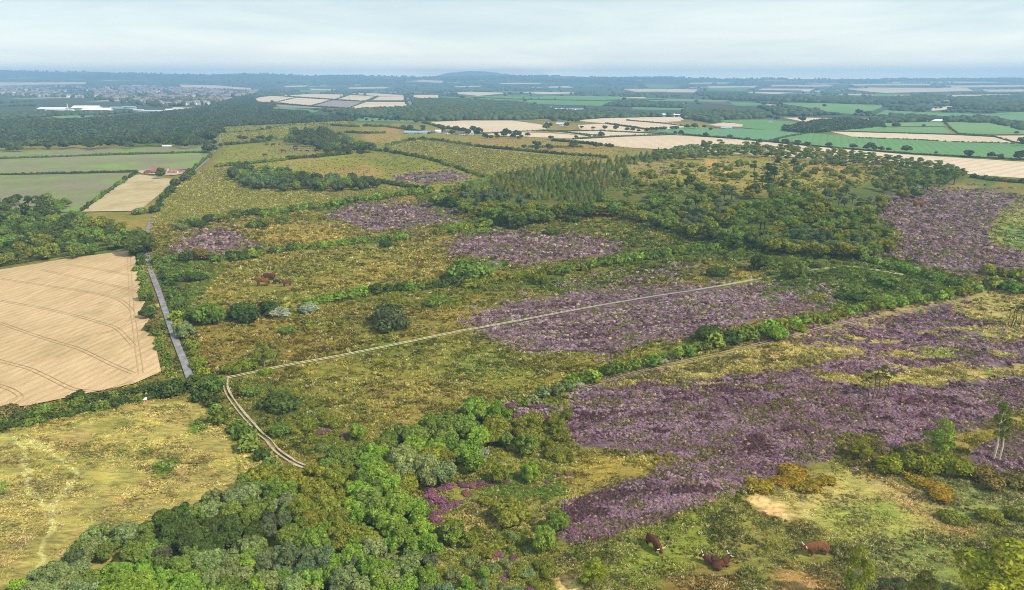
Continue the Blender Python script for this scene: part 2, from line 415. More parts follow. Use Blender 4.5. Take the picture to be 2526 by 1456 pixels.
paint([(1060, 465), (1250, 520), (1500, 500), (1900, 600), (2150, 610), (2390, 430), (2250, 420), (2000, 480), (1500, 440)], C_DGRN, 6, .7)
# lower right knoll
paint([(1370, 1480), (1480, 1330), (1800, 1220), (1960, 1300), (2100, 1320), (2700, 1300), (2700, 1700), (1370, 1700)], (.185, .185, .06), 16)
paint([(1480, 1340), (1780, 1240), (1800, 1320), (1650, 1440), (1450, 1420)], (.19, .215, .05), 25)
paint([(1640, 1420), (1800, 1410), (1850, 1520), (1600, 1520)], (.20, .13, .055), 18)
paint([(1930, 1400), (2080, 1420), (2080, 1480), (1900, 1470)], (.30, .20, .10), 18)
paint([(1880, 1230), (1990, 1180), (2100, 1165), (2200, 1200), (2330, 1280), (2200, 1330), (2040, 1330), (1950, 1270)], (.38, .33, .17), 12)
paint([(2000, 1240), (2200, 1230), (2260, 1290), (2100, 1330), (2010, 1300)], (.27, .28, .10), 14)
paint([(2100, 1170), (2250, 1180), (2380, 1280), (2420, 1330), (2280, 1300), (2180, 1230)], (.40, .28, .19), 12, .8)
paint([(2180, 1160), (2700, 1200), (2700, 1330), (2400, 1300)], (.24, .24, .13), 14, .8)
paint([(2100, 1340), (2350, 1330), (2350, 1480), (2100, 1480)], (.24, .25, .13), 18, .7)
paint([(2300, 1080), (2520, 1010), (2640, 1010), (2640, 1060), (2380, 1120), (2300, 1110)], (.24, .19, .055), 8)
# lower left meadow
MEAD = [(-400, 1140), (0, 1072), (150, 1040), (300, 1004), (400, 990), (500, 985), (545, 1015), (600, 1075), (650, 1150), (720, 1200), (560, 1300), (250, 1450), (150, 1700), (-600, 1700)]
paint(MEAD, (.31, .265, .12), 8)
nm = (fbm(gx / 90, gy / 45, 123) - .5)[..., None]; mm = mask(MEAD, 8)[..., None]
cov[:] = cov * (1 + mm * nm * .9)
cov[:] = cov * (1 - mm * ss(.56, .75, fbm(gx / 50, gy / 24, 321))[..., None] * .6) + np.array((.36, .26, .15)) * mm * ss(.56, .75, fbm(gx / 50, gy / 24, 321))[..., None] * .6
for q in ([(375, 1140), (455, 1125), (440, 1145), (400, 1175), (368, 1170)], [(300, 1110), (325, 1105), (320, 1120), (298, 1120)], [(345, 1112), (365, 1110), (362, 1122), (345, 1124)],
          [(240, 1055), (330, 1043), (320, 1052), (240, 1062)], [(0, 1180), (30, 1190), (20, 1210), (-20, 1210)], [(460, 1040), (520, 1035), (510, 1065), (470, 1070)]):
    paint(q, (.10, .17, .025), 5)
def line_mask(pts, w):
    m = np.zeros(gx.shape)
    for (x1, y1), (x2, y2) in zip(pts[:-1], pts[1:]):
        dx, dy = x2 - x1, y2 - y1; t = np.clip(((wx - x1) * dx + (wy - y1) * dy) / (dx * dx + dy * dy), 0, 1)
        m = np.maximum(m, 1 - ss(.5 * w, w, np.hypot(wx - x1 - t * dx, wy - y1 - t * dy)))
    return m
def stroke(pts, w, c, a=1.0):
    m = line_mask(pts, w)[..., None] * a * (.4 + .9 * vn(gx / 9, gy / 9, 8))[..., None]; m = np.clip(m, 0, 1)
    cov[:] = cov * (1 - m) + np.array(c) * m
stroke([(30, 1090), (65, 1110), (66, 1170), (75, 1215), (100, 1240), (120, 1262), (130, 1310), (110, 1360), (90, 1400)], 9, (.45, .42, .27))
stroke([(60, 1088), (130, 1110), (165, 1145), (185, 1160), (180, 1185), (125, 1250)], 9, (.45, .42, .27))
stroke([(0, 1080), (60, 1088)], 8, (.42, .40, .2))
stroke([(500, 1000), (545, 1030), (575, 1075), (570, 1110), (600, 1170)], 6, (.14, .13, .03))
stroke([(150, 1055), (330, 1020), (440, 992)], 7, (.36, .36, .15), .6)
SAND1 = [(1838, 1232), (1870, 1215), (1935, 1240), (1950, 1262), (1962, 1285), (1930, 1282), (1870, 1262)]
SAND2 = [(1368, 1430), (1392, 1412), (1420, 1425), (1450, 1470), (1460, 1520), (1370, 1520)]
sm = (mask(SAND1, 4) + mask(SAND2, 4)) * ss(.30, .42, fbm(gx / 9, gy / 6, 700, 3)); sm = np.clip(sm, 0, 1)[..., None]
cov[:] = cov * (1 - sm) + np.array((.60, .42, .29)) * sm
# heather density
HE = np.zeros(gx.shape)
def heath(poly, d=1.0, bl=20):
    global HE
    HE = np.maximum(HE, mask(poly, bl) * d)
heath([(780, 520), (870, 505), (980, 503), (1060, 508), (1155, 520), (1140, 545), (1050, 565), (960, 575), (880, 562), (800, 535)])
heath([(410, 602), (500, 563), (560, 562), (650, 590), (670, 605), (580, 612), (500, 622), (405, 625)])
heath([(1090, 600), (1250, 573), (1450, 580), (1570, 605), (1500, 632), (1400, 642), (1300, 657), (1180, 640), (1065, 628)])
heath([(1110, 790), (1250, 748), (1400, 722), (1520, 710), (1700, 705), (1800, 705), (1900, 700), (2050, 710), (2080, 740), (2000, 770), (1850, 800), (1700, 832), (1550, 856), (1500, 884), (1350, 872), (1210, 828), (1150, 802)])
heath([(1250, 745), (1380, 690), (1560, 660), (1760, 645), (1700, 700), (1560, 720)], .62)
heath([(2120, 510), (2220, 470), (2400, 470), (2526, 485), (2600, 490), (2450, 520), (2440, 600), (2600, 640), (2600, 700), (2450, 690), (2350, 668), (2250, 642), (2110, 632), (2190, 600), (2240, 570), (2170, 540)], .95)
heath([(1400, 965), (1600, 905), (1750, 870), (1850, 845), (2000, 800), (2250, 757), (2415, 722), (2425, 735), (2330, 770), (2526, 815), (2700, 830), (2700, 1030), (2460, 1010), (2430, 1060), (2300, 1080), (2200, 1110), (2130, 1150), (2020, 1140), (1800, 1150), (1620, 1120), (1420, 1112), (1390, 1050)])
heath([(1400, 1240), (1550, 1192), (1700, 1140), (1900, 1130), (2060, 1140), (1830, 1205), (1700, 1232), (1550, 1310), (1400, 1345), (1370, 1310)])
heath([(2370, 1120), (2480, 1075), (2700, 1050), (2700, 1180), (2400, 1155)])
heath([(975, 425), (1090, 415), (1170, 432), (1160, 440), (1060, 455), (960, 445)], .62, 5)
heath([(610, 370), (720, 353), (790, 362), (780, 382), (640, 380)], .45, 6)
heath([(1540, 395), (1640, 385), (1700, 430), (1560, 450)], .4, 6)
heath([(1230, 1000), (1330, 985), (1400, 1010), (1350, 1050), (1240, 1020)], .6, 7)
def unheath(poly, d=1.0, bl=8):
    global HE
    HE = HE * (1 - mask(poly, bl) * d)
ph = fbm(gx / 75 - gy / 40, gy / 9, 205, 4)          # long pale grass drifts lying along the slope
um = mask([(1420, 960), (2000, 800), (2526, 800), (2700, 820), (2700, 960), (2200, 960), (1900, 960), (1600, 980)], 25)
HE = HE * (1 - .95 * um * ss(.56, .68, ph))
for q, d in (([(1640, 900), (1860, 858), (2120, 845), (2160, 868), (2000, 900), (1820, 930), (1650, 940)], .75), ([(2060, 915), (2200, 915), (2300, 905), (2526, 900), (2700, 905), (2700, 925), (2400, 940), (2150, 955), (2000, 945), (1850, 960)], .8),
             ([(1450, 955), (1900, 845), (2300, 752), (2300, 764), (1900, 862), (1560, 955)], .8), ([(2250, 800), (2526, 815), (2526, 835), (2300, 815)], .7), ([(2060, 1080), (2160, 1070), (2180, 1150), (2050, 1150)], .8)):
    unheath(q, d)
paint([(1400, 965), (1600, 905), (2000, 800), (2415, 722), (2700, 830), (2700, 990), (2000, 960), (1400, 1000)], (.33, .275, .15), 12)
paint([(1390, 1000), (1900, 960), (2600, 980), (2440, 1070), (2000, 1150), (1420, 1110)], (.20, .18, .065), 14)
stroke([(2290, 865), (2400, 885), (2440, 915)], 14, (.22, .27, .10), .8)
cov[:] = cov * np.array((1.03, 1.03, .64))
def samp(A, px, py):
    fx = np.clip((px - GX0) / GS, 0, A.shape[1] - 1.001); fy = np.clip((py - GY0) / GS, 0, A.shape[0] - 1.001)
    i = fx.astype(int); j = fy.astype(int); u = fx - i; v = fy - j
    if A.ndim == 3: u = u[..., None]; v = v[..., None]
    return (A[j, i] * (1 - u) + A[j, i + 1] * u) * (1 - v) + (A[j + 1, i] * (1 - u) + A[j + 1, i + 1] * u) * v

# ------------------------------------------------------------------ ground sheet
rows_py = np.concatenate([np.arange(2150, 222, -2.3)])
b = (H2 - rows_py) / F; dr = (cp + b * sp) / (sp - b * cp) * CAMH
far_rows = np.linspace(dr[-1] + 60, 11500, 80)
rowsY = np.concatenate([dr, far_rows])
u = np.linspace(-1.0, 1.0, 1150)
gu, gY = np.meshgrid(u, rowsY)
gX = gu * gY
gZ = TH(gX, gY)
ppx, ppy = proj(gX, gY, gZ)
d = np.hypot(gX, gY)
FLATP = []   # filled below with polygons whose ground must stay smooth
vcov = samp(cov, ppx, ppy); vhea = samp(HE, ppx, ppy)
rough = (1 - ss(650, 1100, d))
mic = .16 * (fbm(gX / 1.3 + gY / 4, gY / 1.0, 61, 2) - .5) * (1 - ss(110, 200, d)) + .34 * (fbm(gX / 3.2 + gY / 7, gY / 2.4, 62, 3) - .5) * (1 - ss(240, 420, d)) + .7 * (fbm(gX / 8, gY / 7, 63, 3) - .5)
smooth_zone = inpoly(ppx, ppy, [(-800, 760), (0, 640), (330, 600), (500, 935), (420, 960), (-800, 1200)]) | inpoly(ppx, ppy, [(-800, 360), (560, 350), (520, 420), (330, 540), (-800, 520)])
mic = mic * rough * np.where(smooth_zone, 0, 1)
gZ2 = gZ + mic
far = ss(1150, 1500, gY)
nr, nc = gX.shape
idx = np.arange(nr * nc).reshape(nr, nc)
q = np.stack([idx[:-1, :-1], idx[:-1, 1:], idx[1:, 1:], idx[1:, :-1]], -1).reshape(-1, 4)
V = np.stack([gX, gY, gZ2], -1).reshape(-1, 3)
me = new_mesh('ground', V, q, [M_GROUND], {'cov': vcov.reshape(-1, 3), 'hea': vhea.ravel(), 'far': far.ravel()}, True)
tag(obj('ground', me), kind='structure')
# high hill beyond the plain
hx = np.linspace(1030, 1345, 90); hy = np.interp(hx, [1030, 1075, 1108, 1135, 1160, 1190, 1212, 1240, 1270, 1345], [193, 188, 179.5, 177, 175.6, 176.2, 178, 182, 186, 192])
hy = hy + .5 * (vn(hx / 7, hx * 0, 4) - .5)
prof = np.concatenate([np.linspace(.0, 1, 22), np.linspace(.97, 0, 10)]); yy = np.concatenate([np.linspace(11800, 14500, 22), np.linspace(14700, 17000, 10)])
HXg, PR = np.meshgrid(hx, prof); _, YY = np.meshgrid(hx, yy)
XX = (HXg - W2) / F * YY * cp
ZZ = sky_h(XX, YY, 200.0) + (sky_h(XX, 14500.0, hy[None, :]) - sky_h(XX, 14500.0, 200.0)) * np.sin(PR * math.pi / 2) + 14 * (fbm(XX / 500, YY / 500, 9) - .5)
ix = np.arange(HXg.size).reshape(HXg.shape)
q = np.stack([ix[:-1, :-1], ix[:-1, 1:], ix[1:, 1:], ix[1:, :-1]], -1).reshape(-1, 4)
M_HILL = plain('hill_heath', (.06, .075, .045), .95, .002, .25)
tag(obj('hill', new_mesh('hill', np.stack([XX, YY, ZZ], -1).reshape(-1, 3), q, [M_HILL], smooth=True)), kind='structure')

# ------------------------------------------------------------------ fields, roads: sheets lying on the ground
def lift(d): return .10 + d * .0002
FIELDS = []
def sheet(name, poly, mat, extra=0.0, jit=0.0):
    FIELDS.append(poly)
    px = np.array([p[0] for p in poly], float); py = np.array([p[1] for p in poly], float)
    X, Y, Z = at(px, py)
    pts = []
    n = len(X)
    cy = float(np.mean(Y)); step = max(4.0, min(120.0, cy * .02))
    for i in range(n):
        j = (i + 1) % n; L_ = math.hypot(X[j] - X[i], Y[j] - Y[i]); k = max(1, min(60, int(L_ / step)))
        for t in range(k): pts.append((X[i] + (X[j] - X[i]) * t / k, Y[i] + (Y[j] - Y[i]) * t / k))
    B = len(pts); poly2 = [tuple(p) for p in pts]
    minx, maxx, miny, maxy = X.min(), X.max(), Y.min(), Y.max()
    st = max(step, math.sqrt((maxx - minx) * (maxy - miny) / 3000.0))
    ax, ay = np.meshgrid(np.arange(minx + st / 2, maxx, st), np.arange(miny + st / 2, maxy, st))
    ax = ax.ravel() + .01; ay = ay.ravel() + .01
    ins = inpoly(ax, ay, poly2)
    allp = [Vector(p) for p in poly2] + [Vector((a, b_)) for a, b_ in zip(ax[ins], ay[ins])]
    r = delaunay_2d_cdt(allp, [(i, (i + 1) % B) for i in range(B)], [list(range(B))], 1, 1e-4)
    vs = np.array([(v.x, v.y) for v in r[0]]); fs = [f for f in r[2] if len(f) == 3]
    c = vs[np.array(fs)].mean(1); ok = inpoly(c[:, 0], c[:, 1], poly2)
    fs = np.array(fs)[ok]
    z = TH(vs[:, 0], vs[:, 1]) + lift(np.hypot(vs[:, 0], vs[:, 1])) + extra
    o = obj(name, new_mesh(name, np.column_stack([vs, z]), fs, [mat], smooth=True)); tag(o, kind='structure'); return o
def ribbon(name, pts, wpx, mat, extra=0.0, off=0.0, wm=None, wob=0.0, wv=.45):
    px = []; py = []
    for (x1, y1), (x2, y2) in zip(pts[:-1], pts[1:]):
        k = max(2, int(math.hypot(x2 - x1, y2 - y1) / 6))
        for t in range(k): px.append(x1 + (x2 - x1) * t / k); py.append(y1 + (y2 - y1) * t / k)
    px.append(pts[-1][0]); py.append(pts[-1][1]); px = np.array(px); py = np.array(py)
    for _ in range(6):
        px[1:-1] = (px[:-2] + 2 * px[1:-1] + px[2:]) / 4; py[1:-1] = (py[:-2] + 2 * py[1:-1] + py[2:]) / 4
    X, Y, Z = at(px, py)
    w = wm if wm else float(np.mean(wpx * mpp(X[:3], Y[:3])))
    tx = np.gradient(X); ty = np.gradient(Y); l = np.hypot(tx, ty); nx, ny = -ty / l, tx / l
    o_ = off + wob * (vn(np.arange(len(X)) / 5., np.zeros(len(X)), 3) - .5)
    ww = w * (1 + wv * (vn(np.arange(len(X)) / 4.5, np.zeros(len(X)), 6 + int(off * 10)) - .5))
    K = 4; VV = []
    for k in range(K + 1):
        s = (k / K - .5) * ww + o_
        x = X + nx * s; y = Y + ny * s
        VV.append(np.column_stack([x, y, TH(x, y) + lift(np.hypot(x, y)) + extra]))
    VV = np.stack(VV, 1); n = len(X); ix = np.arange(n * (K + 1)).reshape(n, K + 1)
    q = np.stack([ix[:-1, :-1], ix[1:, :-1], ix[1:, 1:], ix[:-1, 1:]], -1).reshape(-1, 4)
    return obj(name, new_mesh(name, VV.reshape(-1, 3), q, [mat], smooth=True))

STUBBLE1 = [(-420, 742), (0, 668), (165, 640), (330, 618), (345, 690), (362, 760), (385, 860), (398, 920), (330, 950), (200, 977), (70, 1004), (0, 1010), (-420, 1090)]
sheet('stubble_field', STUBBLE1, M_STUB, .25)
sheet('crop_field', [(-500, 378), (0, 375), (250, 368), (512, 361), (520, 375), (300, 381), (0, 391), (-500, 402)], M_VEG2, .2)
sheet('crop_field', [(-500, 406), (0, 394), (300, 384), (517, 378), (480, 418), (345, 424), (0, 430), (-500, 436)], M_VEG, .2)
sheet('crop_field', [(-500, 440), (0, 434), (330, 428), (268, 470), (205, 519), (190, 525), (0, 520), (-500, 520)], M_VEG2, .2)
sheet('hay_field', [(345, 432), (425, 443), (418, 462), (345, 522), (203, 524), (270, 474), (325, 436)], M_HAY, .2)
sheet('farmyard', [(338, 424), (350, 430), (430, 434), (462, 428), (455, 421), (360, 420)], M_SAND, .3)
sheet('wildflower_meadow', [(500, 420), (562, 418), (565, 440), (600, 465), (700, 470), (860, 470), (970, 462), (1015, 470), (900, 492), (700, 514), (560, 535), (450, 560), (372, 552), (378, 528), (440, 460)], M_WILD, .05)
sheet('wildflower_meadow', [(950, 364), (985, 353), (1035, 347), (1090, 352), (1170, 365), (1250, 376), (1350, 386), (1480, 390), (1400, 402), (1270, 424), (1200, 434), (1150, 418), (1050, 388)], M_WILD, .05)
sheet('wildflower_meadow', [(546, 317), (700, 310), (845, 302), (872, 305), (760, 318), (700, 345), (620, 352), (545, 359)], M_WILD, .05)
M_STUBF_L = [
 [(631, 242), (669, 237), (731, 241), (679, 254), (631, 253), (610, 246)], [(741, 242), (816, 247), (766, 262), (679, 255), (731, 242)],
 [(689, 236), (739, 234), (771, 232), (856, 234), (829, 245), (741, 241)], [(864, 235), (929, 239), (896, 250), (831, 246)],
 [(864, 231), (929, 231), (996, 236), (991, 238), (931, 238)], [(936, 239), (1001, 238), (994, 248), (919, 248)],
 [(904, 252), (1006, 252), (1006, 267), (894, 273), (864, 267)], [(1018, 235), (1081, 235), (1081, 244), (1020, 242)],
 [(1094, 229), (1160, 227), (1263, 230), (1180, 237)], [(1272, 228), (1409, 228), (1429, 231), (1342, 233)],
 [(1040, 303), (1140, 298), (1263, 298), (1335, 308), (1352, 322), (1263, 330), (1180, 326), (1080, 313)],
 [(1413, 298), (1500, 292), (1680, 289), (1687, 296), (1640, 302), (1700, 311), (1684, 320), (1590, 319), (1490, 305)],
 [(1425, 309), (1488, 306), (1588, 321), (1590, 326), (1500, 325), (1430, 320)],
 [(1180, 332), (1263, 327), (1350, 329), (1470, 337), (1420, 343), (1263, 337)],
 [(1360, 326), (1480, 324), (1655, 332), (1530, 338), (1455, 336)],
 [(1415, 345), (1540, 338), (1660, 334), (1800, 343), (1900, 352), (2060, 367), (2250, 383), (2330, 388), (2526, 400), (2700, 410), (2700, 450), (2420, 434), (2200, 405), (1900, 385), (1700, 372), (1540, 364)],
 [(1744, 309), (1784, 303), (1871, 308), (1817, 315)], [(2047, 325), (2184, 329), (2351, 334), (2451, 339), (2501, 353), (2351, 350), (2117, 341)],
 [(2451, 336), (2700, 334), (2700, 362), (2490, 349)], [(1931, 291), (2001, 291), (2151, 294), (2131, 303), (1984, 301)],
 [(1871, 261), (1897, 258), (1931, 261)], [(1841, 227), (1961, 229), (1917, 233), (1851, 230)], [(2084, 219), (2384, 217), (2401, 225), (2184, 230)],
 [(2284, 236), (2700, 230), (2700, 239), (2300, 239)], [(2047, 233), (2134, 232), (2117, 236)], [(1535, 220), (1649, 220), (1642, 227), (1569, 227)],
 [(1650, 220), (1720, 221), (1715, 229), (1642, 228)], [(999, 201), (1042, 198), (1095, 200), (1089, 205)], [(443, 209), (530, 211), (627, 218), (620, 222), (447, 218)], [(0, 204), (213, 203), (213, 208), (0, 210)],
 [(333, 213), (370, 215), (367, 218), (340, 218)], [(-300, 212), (0, 209), (60, 211), (0, 214)], [(180, 294), (233, 288), (350, 283), (300, 294), (213, 299)],
 [(1513, 241), (1594, 240), (1590, 244), (1520, 245)], [(1744, 213), (1870, 212), (1860, 217), (1750, 218)], [(1350, 214), (1400, 213), (1415, 217), (1355, 217)]]
M_STUBF_L += [[(1905, 210), (2040, 209), (2060, 213), (1900, 214)], [(2100, 208), (2300, 207), (2290, 211), (2110, 212)], [(2330, 212), (2526, 210), (2600, 213), (2350, 217)], [(1700, 205), (1800, 204), (1790, 207), (1700, 208)], [(2180, 203), (2420, 202), (2500, 204), (2200, 206)],
 [(1880, 219), (2010, 220), (2000, 224), (1870, 223)], [(2420, 222), (2600, 221), (2600, 226), (2440, 227)], [(1230, 205), (1340, 205), (1330, 208), (1240, 208)], [(1120, 213), (1190, 212), (1180, 215), (1125, 216)], [(700, 212), (760, 211), (750, 215), (705, 216)], [(860, 216), (960, 215), (950, 219), (860, 220)], [(40, 193), (200, 190), (190, 194), (50, 197)], [(250, 196), (400, 194), (390, 198), (260, 200)],
 [(2290, 268), (2350, 262), (2345, 270), (2300, 274)], [(1620, 296), (1680, 294), (1680, 300), (1625, 302)], [(760, 219), (830, 221), (820, 224), (770, 223)]]
for k, p_ in enumerate(M_STUBF_L): sheet('stubble_field', p_, M_STUBF if k not in () else M_STUB)
sheet('ploughed_field', [(821, 248), (899, 252), (861, 268), (771, 262)], M_GREYB)
sheet('ploughed_field', [(664, 257), (766, 264), (850, 269), (700, 266)], M_GREYB)
for p_, m_ in (([(631, 260), (791, 274), (771, 279), (640, 266)], M_GREENF),
 ([(1081, 237), (1263, 238), (1480, 241), (1640, 244), (1620, 252), (1500, 258), (1480, 262), (1330, 258), (1263, 254), (1100, 245)], M_GREENF),
 ([(1640, 244), (1800, 248), (1790, 252), (1630, 250)], M_BRIGHT), ([(875, 290), (992, 291), (1040, 302), (885, 300)], M_TEAL),
 ([(1600, 325), (1690, 315), (1763, 318), (1830, 318), (1994, 328), (1890, 348), (1800, 341), (1690, 332)], M_TEAL),
 ([(1900, 349), (1994, 330), (2100, 338), (2250, 344), (2351, 351), (2526, 357), (2700, 362), (2700, 402), (2420, 389), (2250, 379), (2060, 364)], M_GREENF),
 ([(1761, 298), (1891, 296), (1974, 303), (1931, 325), (1827, 316), (1834, 308)], M_GREENF),
 ([(2067, 323), (2150, 315), (2327, 315), (2351, 331), (2184, 327)], M_BRIGHT), ([(2151, 305), (2324, 301), (2331, 313), (2184, 312)], M_BRIGHT),
 ([(2334, 303), (2451, 301), (2560, 318), (2700, 330), (2700, 334), (2526, 333), (2364, 331)], M_BRIGHT),
 ([(2027, 275), (2067, 265), (2117, 265), (2151, 273), (2101, 283)], M_GREENF), ([(2184, 273), (2284, 278), (2526, 285), (2700, 292), (2526, 300), (2384, 293), (2151, 290)], M_TEAL),
 ([(2440, 281), (2600, 272), (2700, 274), (2700, 288), (2500, 284)], M_BRIGHT), ([(1797, 251), (1871, 255), (1884, 261), (1817, 263)], M_GREENF),
 ([(1917, 255), (2017, 255), (2184, 261), (2151, 275), (2034, 273)], M_BRIGHT), ([(1560, 265), (1700, 268), (1690, 273), (1560, 271)], M_TEAL),
 ([(1724, 253), (1771, 250), (1841, 265), (1794, 260)], M_MOOR), ([(120, 286), (233, 286), (217, 294), (143, 293)], M_BRIGHT),
 ([(40, 276), (110, 273), (100, 283), (30, 284)], M_PALE), ([(1750, 217), (1850, 216), (1840, 225), (1740, 224)], M_GREENF), ([(1590, 209), (1680, 212), (1660, 218), (1600, 217)], M_GREENF),
 ([(1290, 283), (1330, 284), (1330, 293), (1290, 296)], M_BRIGHT), ([(2160, 232), (2220, 232), (2200, 238), (2150, 238)], M_GREENF), ([(735, 224), (810, 222), (800, 228), (740, 228)], M_GREENF),
 ([(1340, 237), (1530, 239), (1530, 243), (1340, 241)], M_BRIGHT)):
    sheet('crop_field', p_, m_, .3)

ROAD = [(469, 936), (455, 895), (440, 860), (415, 790), (395, 730), (380, 690), (366, 655), (362, 620), (366, 560), (395, 500), (440, 450), (475, 427), (500, 407), (520, 387), (540, 362), (546, 345), (542, 330), (530, 318)]
tag(ribbon('road', ROAD, 18, M_ROAD, .25, wv=.12), kind='structure')
tag(ribbon('road', [(1003, 238), (1008, 248), (1018, 268)], 6, M_ROAD, 1.2), kind='structure')
T1 = [(558, 935), (700, 905), (840, 880), (1000, 847), (1130, 820), (1270, 795), (1400, 770), (1500, 752), (1600, 735), (1700, 720), (1780, 707), (1860, 692), (1930, 680), (2000, 668), (2060, 661), (2110, 661), (2160, 668), (2230, 680)]
for s_ in (-.42, .42): tag(ribbon('path', T1, 3, M_TRACK, .2, s_, .34, .1), kind='structure')
T2 = [(558, 934), (553, 950), (570, 985), (600, 1025), (640, 1068), (690, 1120), (730, 1148), (775, 1163), (810, 1165)]
for s_ in (-.5, .45): tag(ribbon('path', T2, 6, M_DIRT, .2, s_, .42, .4, 1.0), kind='structure')
T3 = [(1440, 958), (1600, 912), (1750, 880), (1900, 845), (2050, 805), (2200, 775), (2300, 757), (2400, 735), (2430, 718)]
for s_ in (-.42, .42): tag(ribbon('path', T3, 5, M_HEATHP, .12, s_, .22, .3), kind='structure')
# tractor tramlines pressed into the big stubble field
TR = [[(318, 632), (322, 700), (326, 760), (338, 850), (348, 925)], [(0, 745), (100, 762), (200, 785), (290, 812), (330, 855)], [(0, 690), (60, 700), (200, 720), (290, 738), (330, 768), (325, 800), (290, 818), (240, 828)],
      [(0, 800), (100, 835), (200, 865), (280, 905), (330, 925)], [(-50, 880), (80, 915), (180, 965), (250, 972), (330, 945)], [(100, 668), (200, 690), (300, 712), (340, 722)], [(-80, 930), (30, 965), (60, 985), (30, 1000)], [(160, 655), (250, 668), (320, 682)]]
for k, t_ in enumerate(TR):
    for s_ in (-.55, .55):
        tag(ribbon('tyre_track', [(x, y) for x, y in t_], 3, M_RUT, .34 + k * .01, s_, .16 if k else .22, .1), kind='structure')

# ------------------------------------------------------------------ foliage building blocks
def rot_basis(n):
    a = np.where(np.abs(n[:, 2:3]) < .9, np.array([[0, 0, 1.]]), np.array([[1., 0, 0]]))
    t = np.cross(n, a); t /= np.linalg.norm(t, axis=1)[:, None]; return t, np.cross(n, t)
def cards(c, n, s, rg, jit=.6, asp=1.0):
    m = len(c)
    n = n + rg.normal(0, jit, (m, 3)); n /= np.linalg.norm(n, axis=1)[:, None]
    t, bb = rot_basis(n); a = rg.uniform(0, 6.28, m)[:, None]
    t2 = t * np.cos(a) + bb * np.sin(a); b2 = -t * np.sin(a) + bb * np.cos(a)
    s = (s * rg.uniform(.6, 1.3, m))[:, None]
    V = np.stack([c - t2 * s * asp, c - b2 * s * .6, c + t2 * s * asp, c + b2 * s * .6], 1).reshape(-1, 3)
    return V, np.arange(m * 4).reshape(m, 4)
_t = (1 + 5 ** .5) / 2
ICOV = np.array([(-1, _t, 0), (1, _t, 0), (-1, -_t, 0), (1, -_t, 0), (0, -1, _t), (0, 1, _t), (0, -1, -_t), (0, 1, -_t), (_t, 0, -1), (_t, 0, 1), (-_t, 0, -1), (-_t, 0, 1)]) / math.hypot(1, _t)
ICOF = np.array([(0, 11, 5), (0, 5, 1), (0, 1, 7), (0, 7, 10), (0, 10, 11), (1, 5, 9), (5, 11, 4), (11, 10, 2), (10, 7, 6), (7, 1, 8), (3, 9, 4), (3, 4, 2), (3, 2, 6), (3, 6, 8), (3, 8, 9), (4, 9, 5), (2, 4, 11), (6, 2, 10), (8, 6, 7), (9, 8, 1)])
class Acc:
    def __init__(s): s.V = []; s.Q = []; s.T = []; s.C = []; s.n = 0
    def add(s, V, Fa, c):
        Fa = np.asarray(Fa) + s.n; (s.Q if Fa.shape[1] == 4 else s.T).append(Fa)
        s.V.append(V); s.n += len(V)
        c = np.asarray(c, float)
        if c.ndim == 1: c = np.repeat(c[None, :], len(V), 0)
        s.C.append(c)
    def arr(s):
        return np.concatenate(s.V), [np.concatenate(x) for x in (s.Q, s.T) if x], np.concatenate(s.C)
    def mesh(s, name, mat):
        V, Fs, C = s.arr(); return new_mesh(name, V, Fs, [mat], {'tint': C})
def tintv(n, rg, a=.25): 
    v = 1 + rg.uniform(-a, a, n); return np.column_stack([v * (1 + rg.uniform(-.08, .12, n)), v, v * (1 + rg.uniform(-.1, .08, n))])
def cloud(acc, lobes, per, size, rg, core=.82, jit=.55, asp=1.0, up=0.0, a=.28):
    L_ = np.array([l[:4] for l in lobes]); fl = np.array([l[4] if len(l) > 4 else 1.0 for l in lobes])
    for k, l in enumerate(L_):
        m = int(per * (l[3] / L_[:, 3].mean()) ** 2)
        n = rg.normal(0, 1, (m, 3)); n /= np.linalg.norm(n, axis=1)[:, None]
        n[:, 2] = np.where(n[:, 2] < -.35, -n[:, 2], n[:, 2])
        c = l[:3] + n * l[3] * np.array([1, 1, fl[k]]) * rg.uniform(.86, 1.06, m)[:, None]
        keep = np.ones(m, bool)
        for j, o in enumerate(L_):
            if j != k: keep &= np.linalg.norm((c - o[:3]) / np.array([1, 1, fl[j]]), axis=1) > o[3] * .86
        c = c[keep]; nn = n[keep] + np.array([0, 0, up])
        if len(c):
            V, Q = cards(c, nn, size, rg, jit, asp)
            lobev = 1 + rg.uniform(-.16, .16)
            cl_ = .72 + .62 * vn(c[:, 0] * 7 / L_[:, 3].mean() * .36 + 50, c[:, 1] * 7 / L_[:, 3].mean() * .36 + c[:, 2] * 5 + 50, 3)
            acc.add(V, Q, np.repeat(tintv(len(c), rg, a) * lobev * cl_[:, None], 4, 0))
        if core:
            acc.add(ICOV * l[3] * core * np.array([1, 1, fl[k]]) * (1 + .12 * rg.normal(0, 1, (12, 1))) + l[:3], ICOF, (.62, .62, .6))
def crown_round(seed, squash=.85, nl=15, per=200, size=.10):
    rg = np.random.default_rng(seed); acc = Acc(); lob = [(0, 0, 1.0, .66, 1.0)]
    nl = nl + 6
    for k in range(nl):
        a = 2.4 * k + rg.uniform(-.5, .5); q_ = -.45 + 1.4 * (k + .5) / nl; e = math.asin(q_) if q_ < 1 else 1.4
        r = rg.uniform(.42, .80); st_ = 1 + .22 * math.sin(2 * a + seed)
        lob.append((r * st_ * math.cos(a) * math.cos(e), r / st_ * math.sin(a) * math.cos(e), 1.0 + r * 1.05 * math.sin(e) * squash + rg.uniform(-.08, .1), rg.uniform(.18, .42), rg.uniform(.8, 1.1)))
    cloud(acc, lob, per, size, rg); return acc
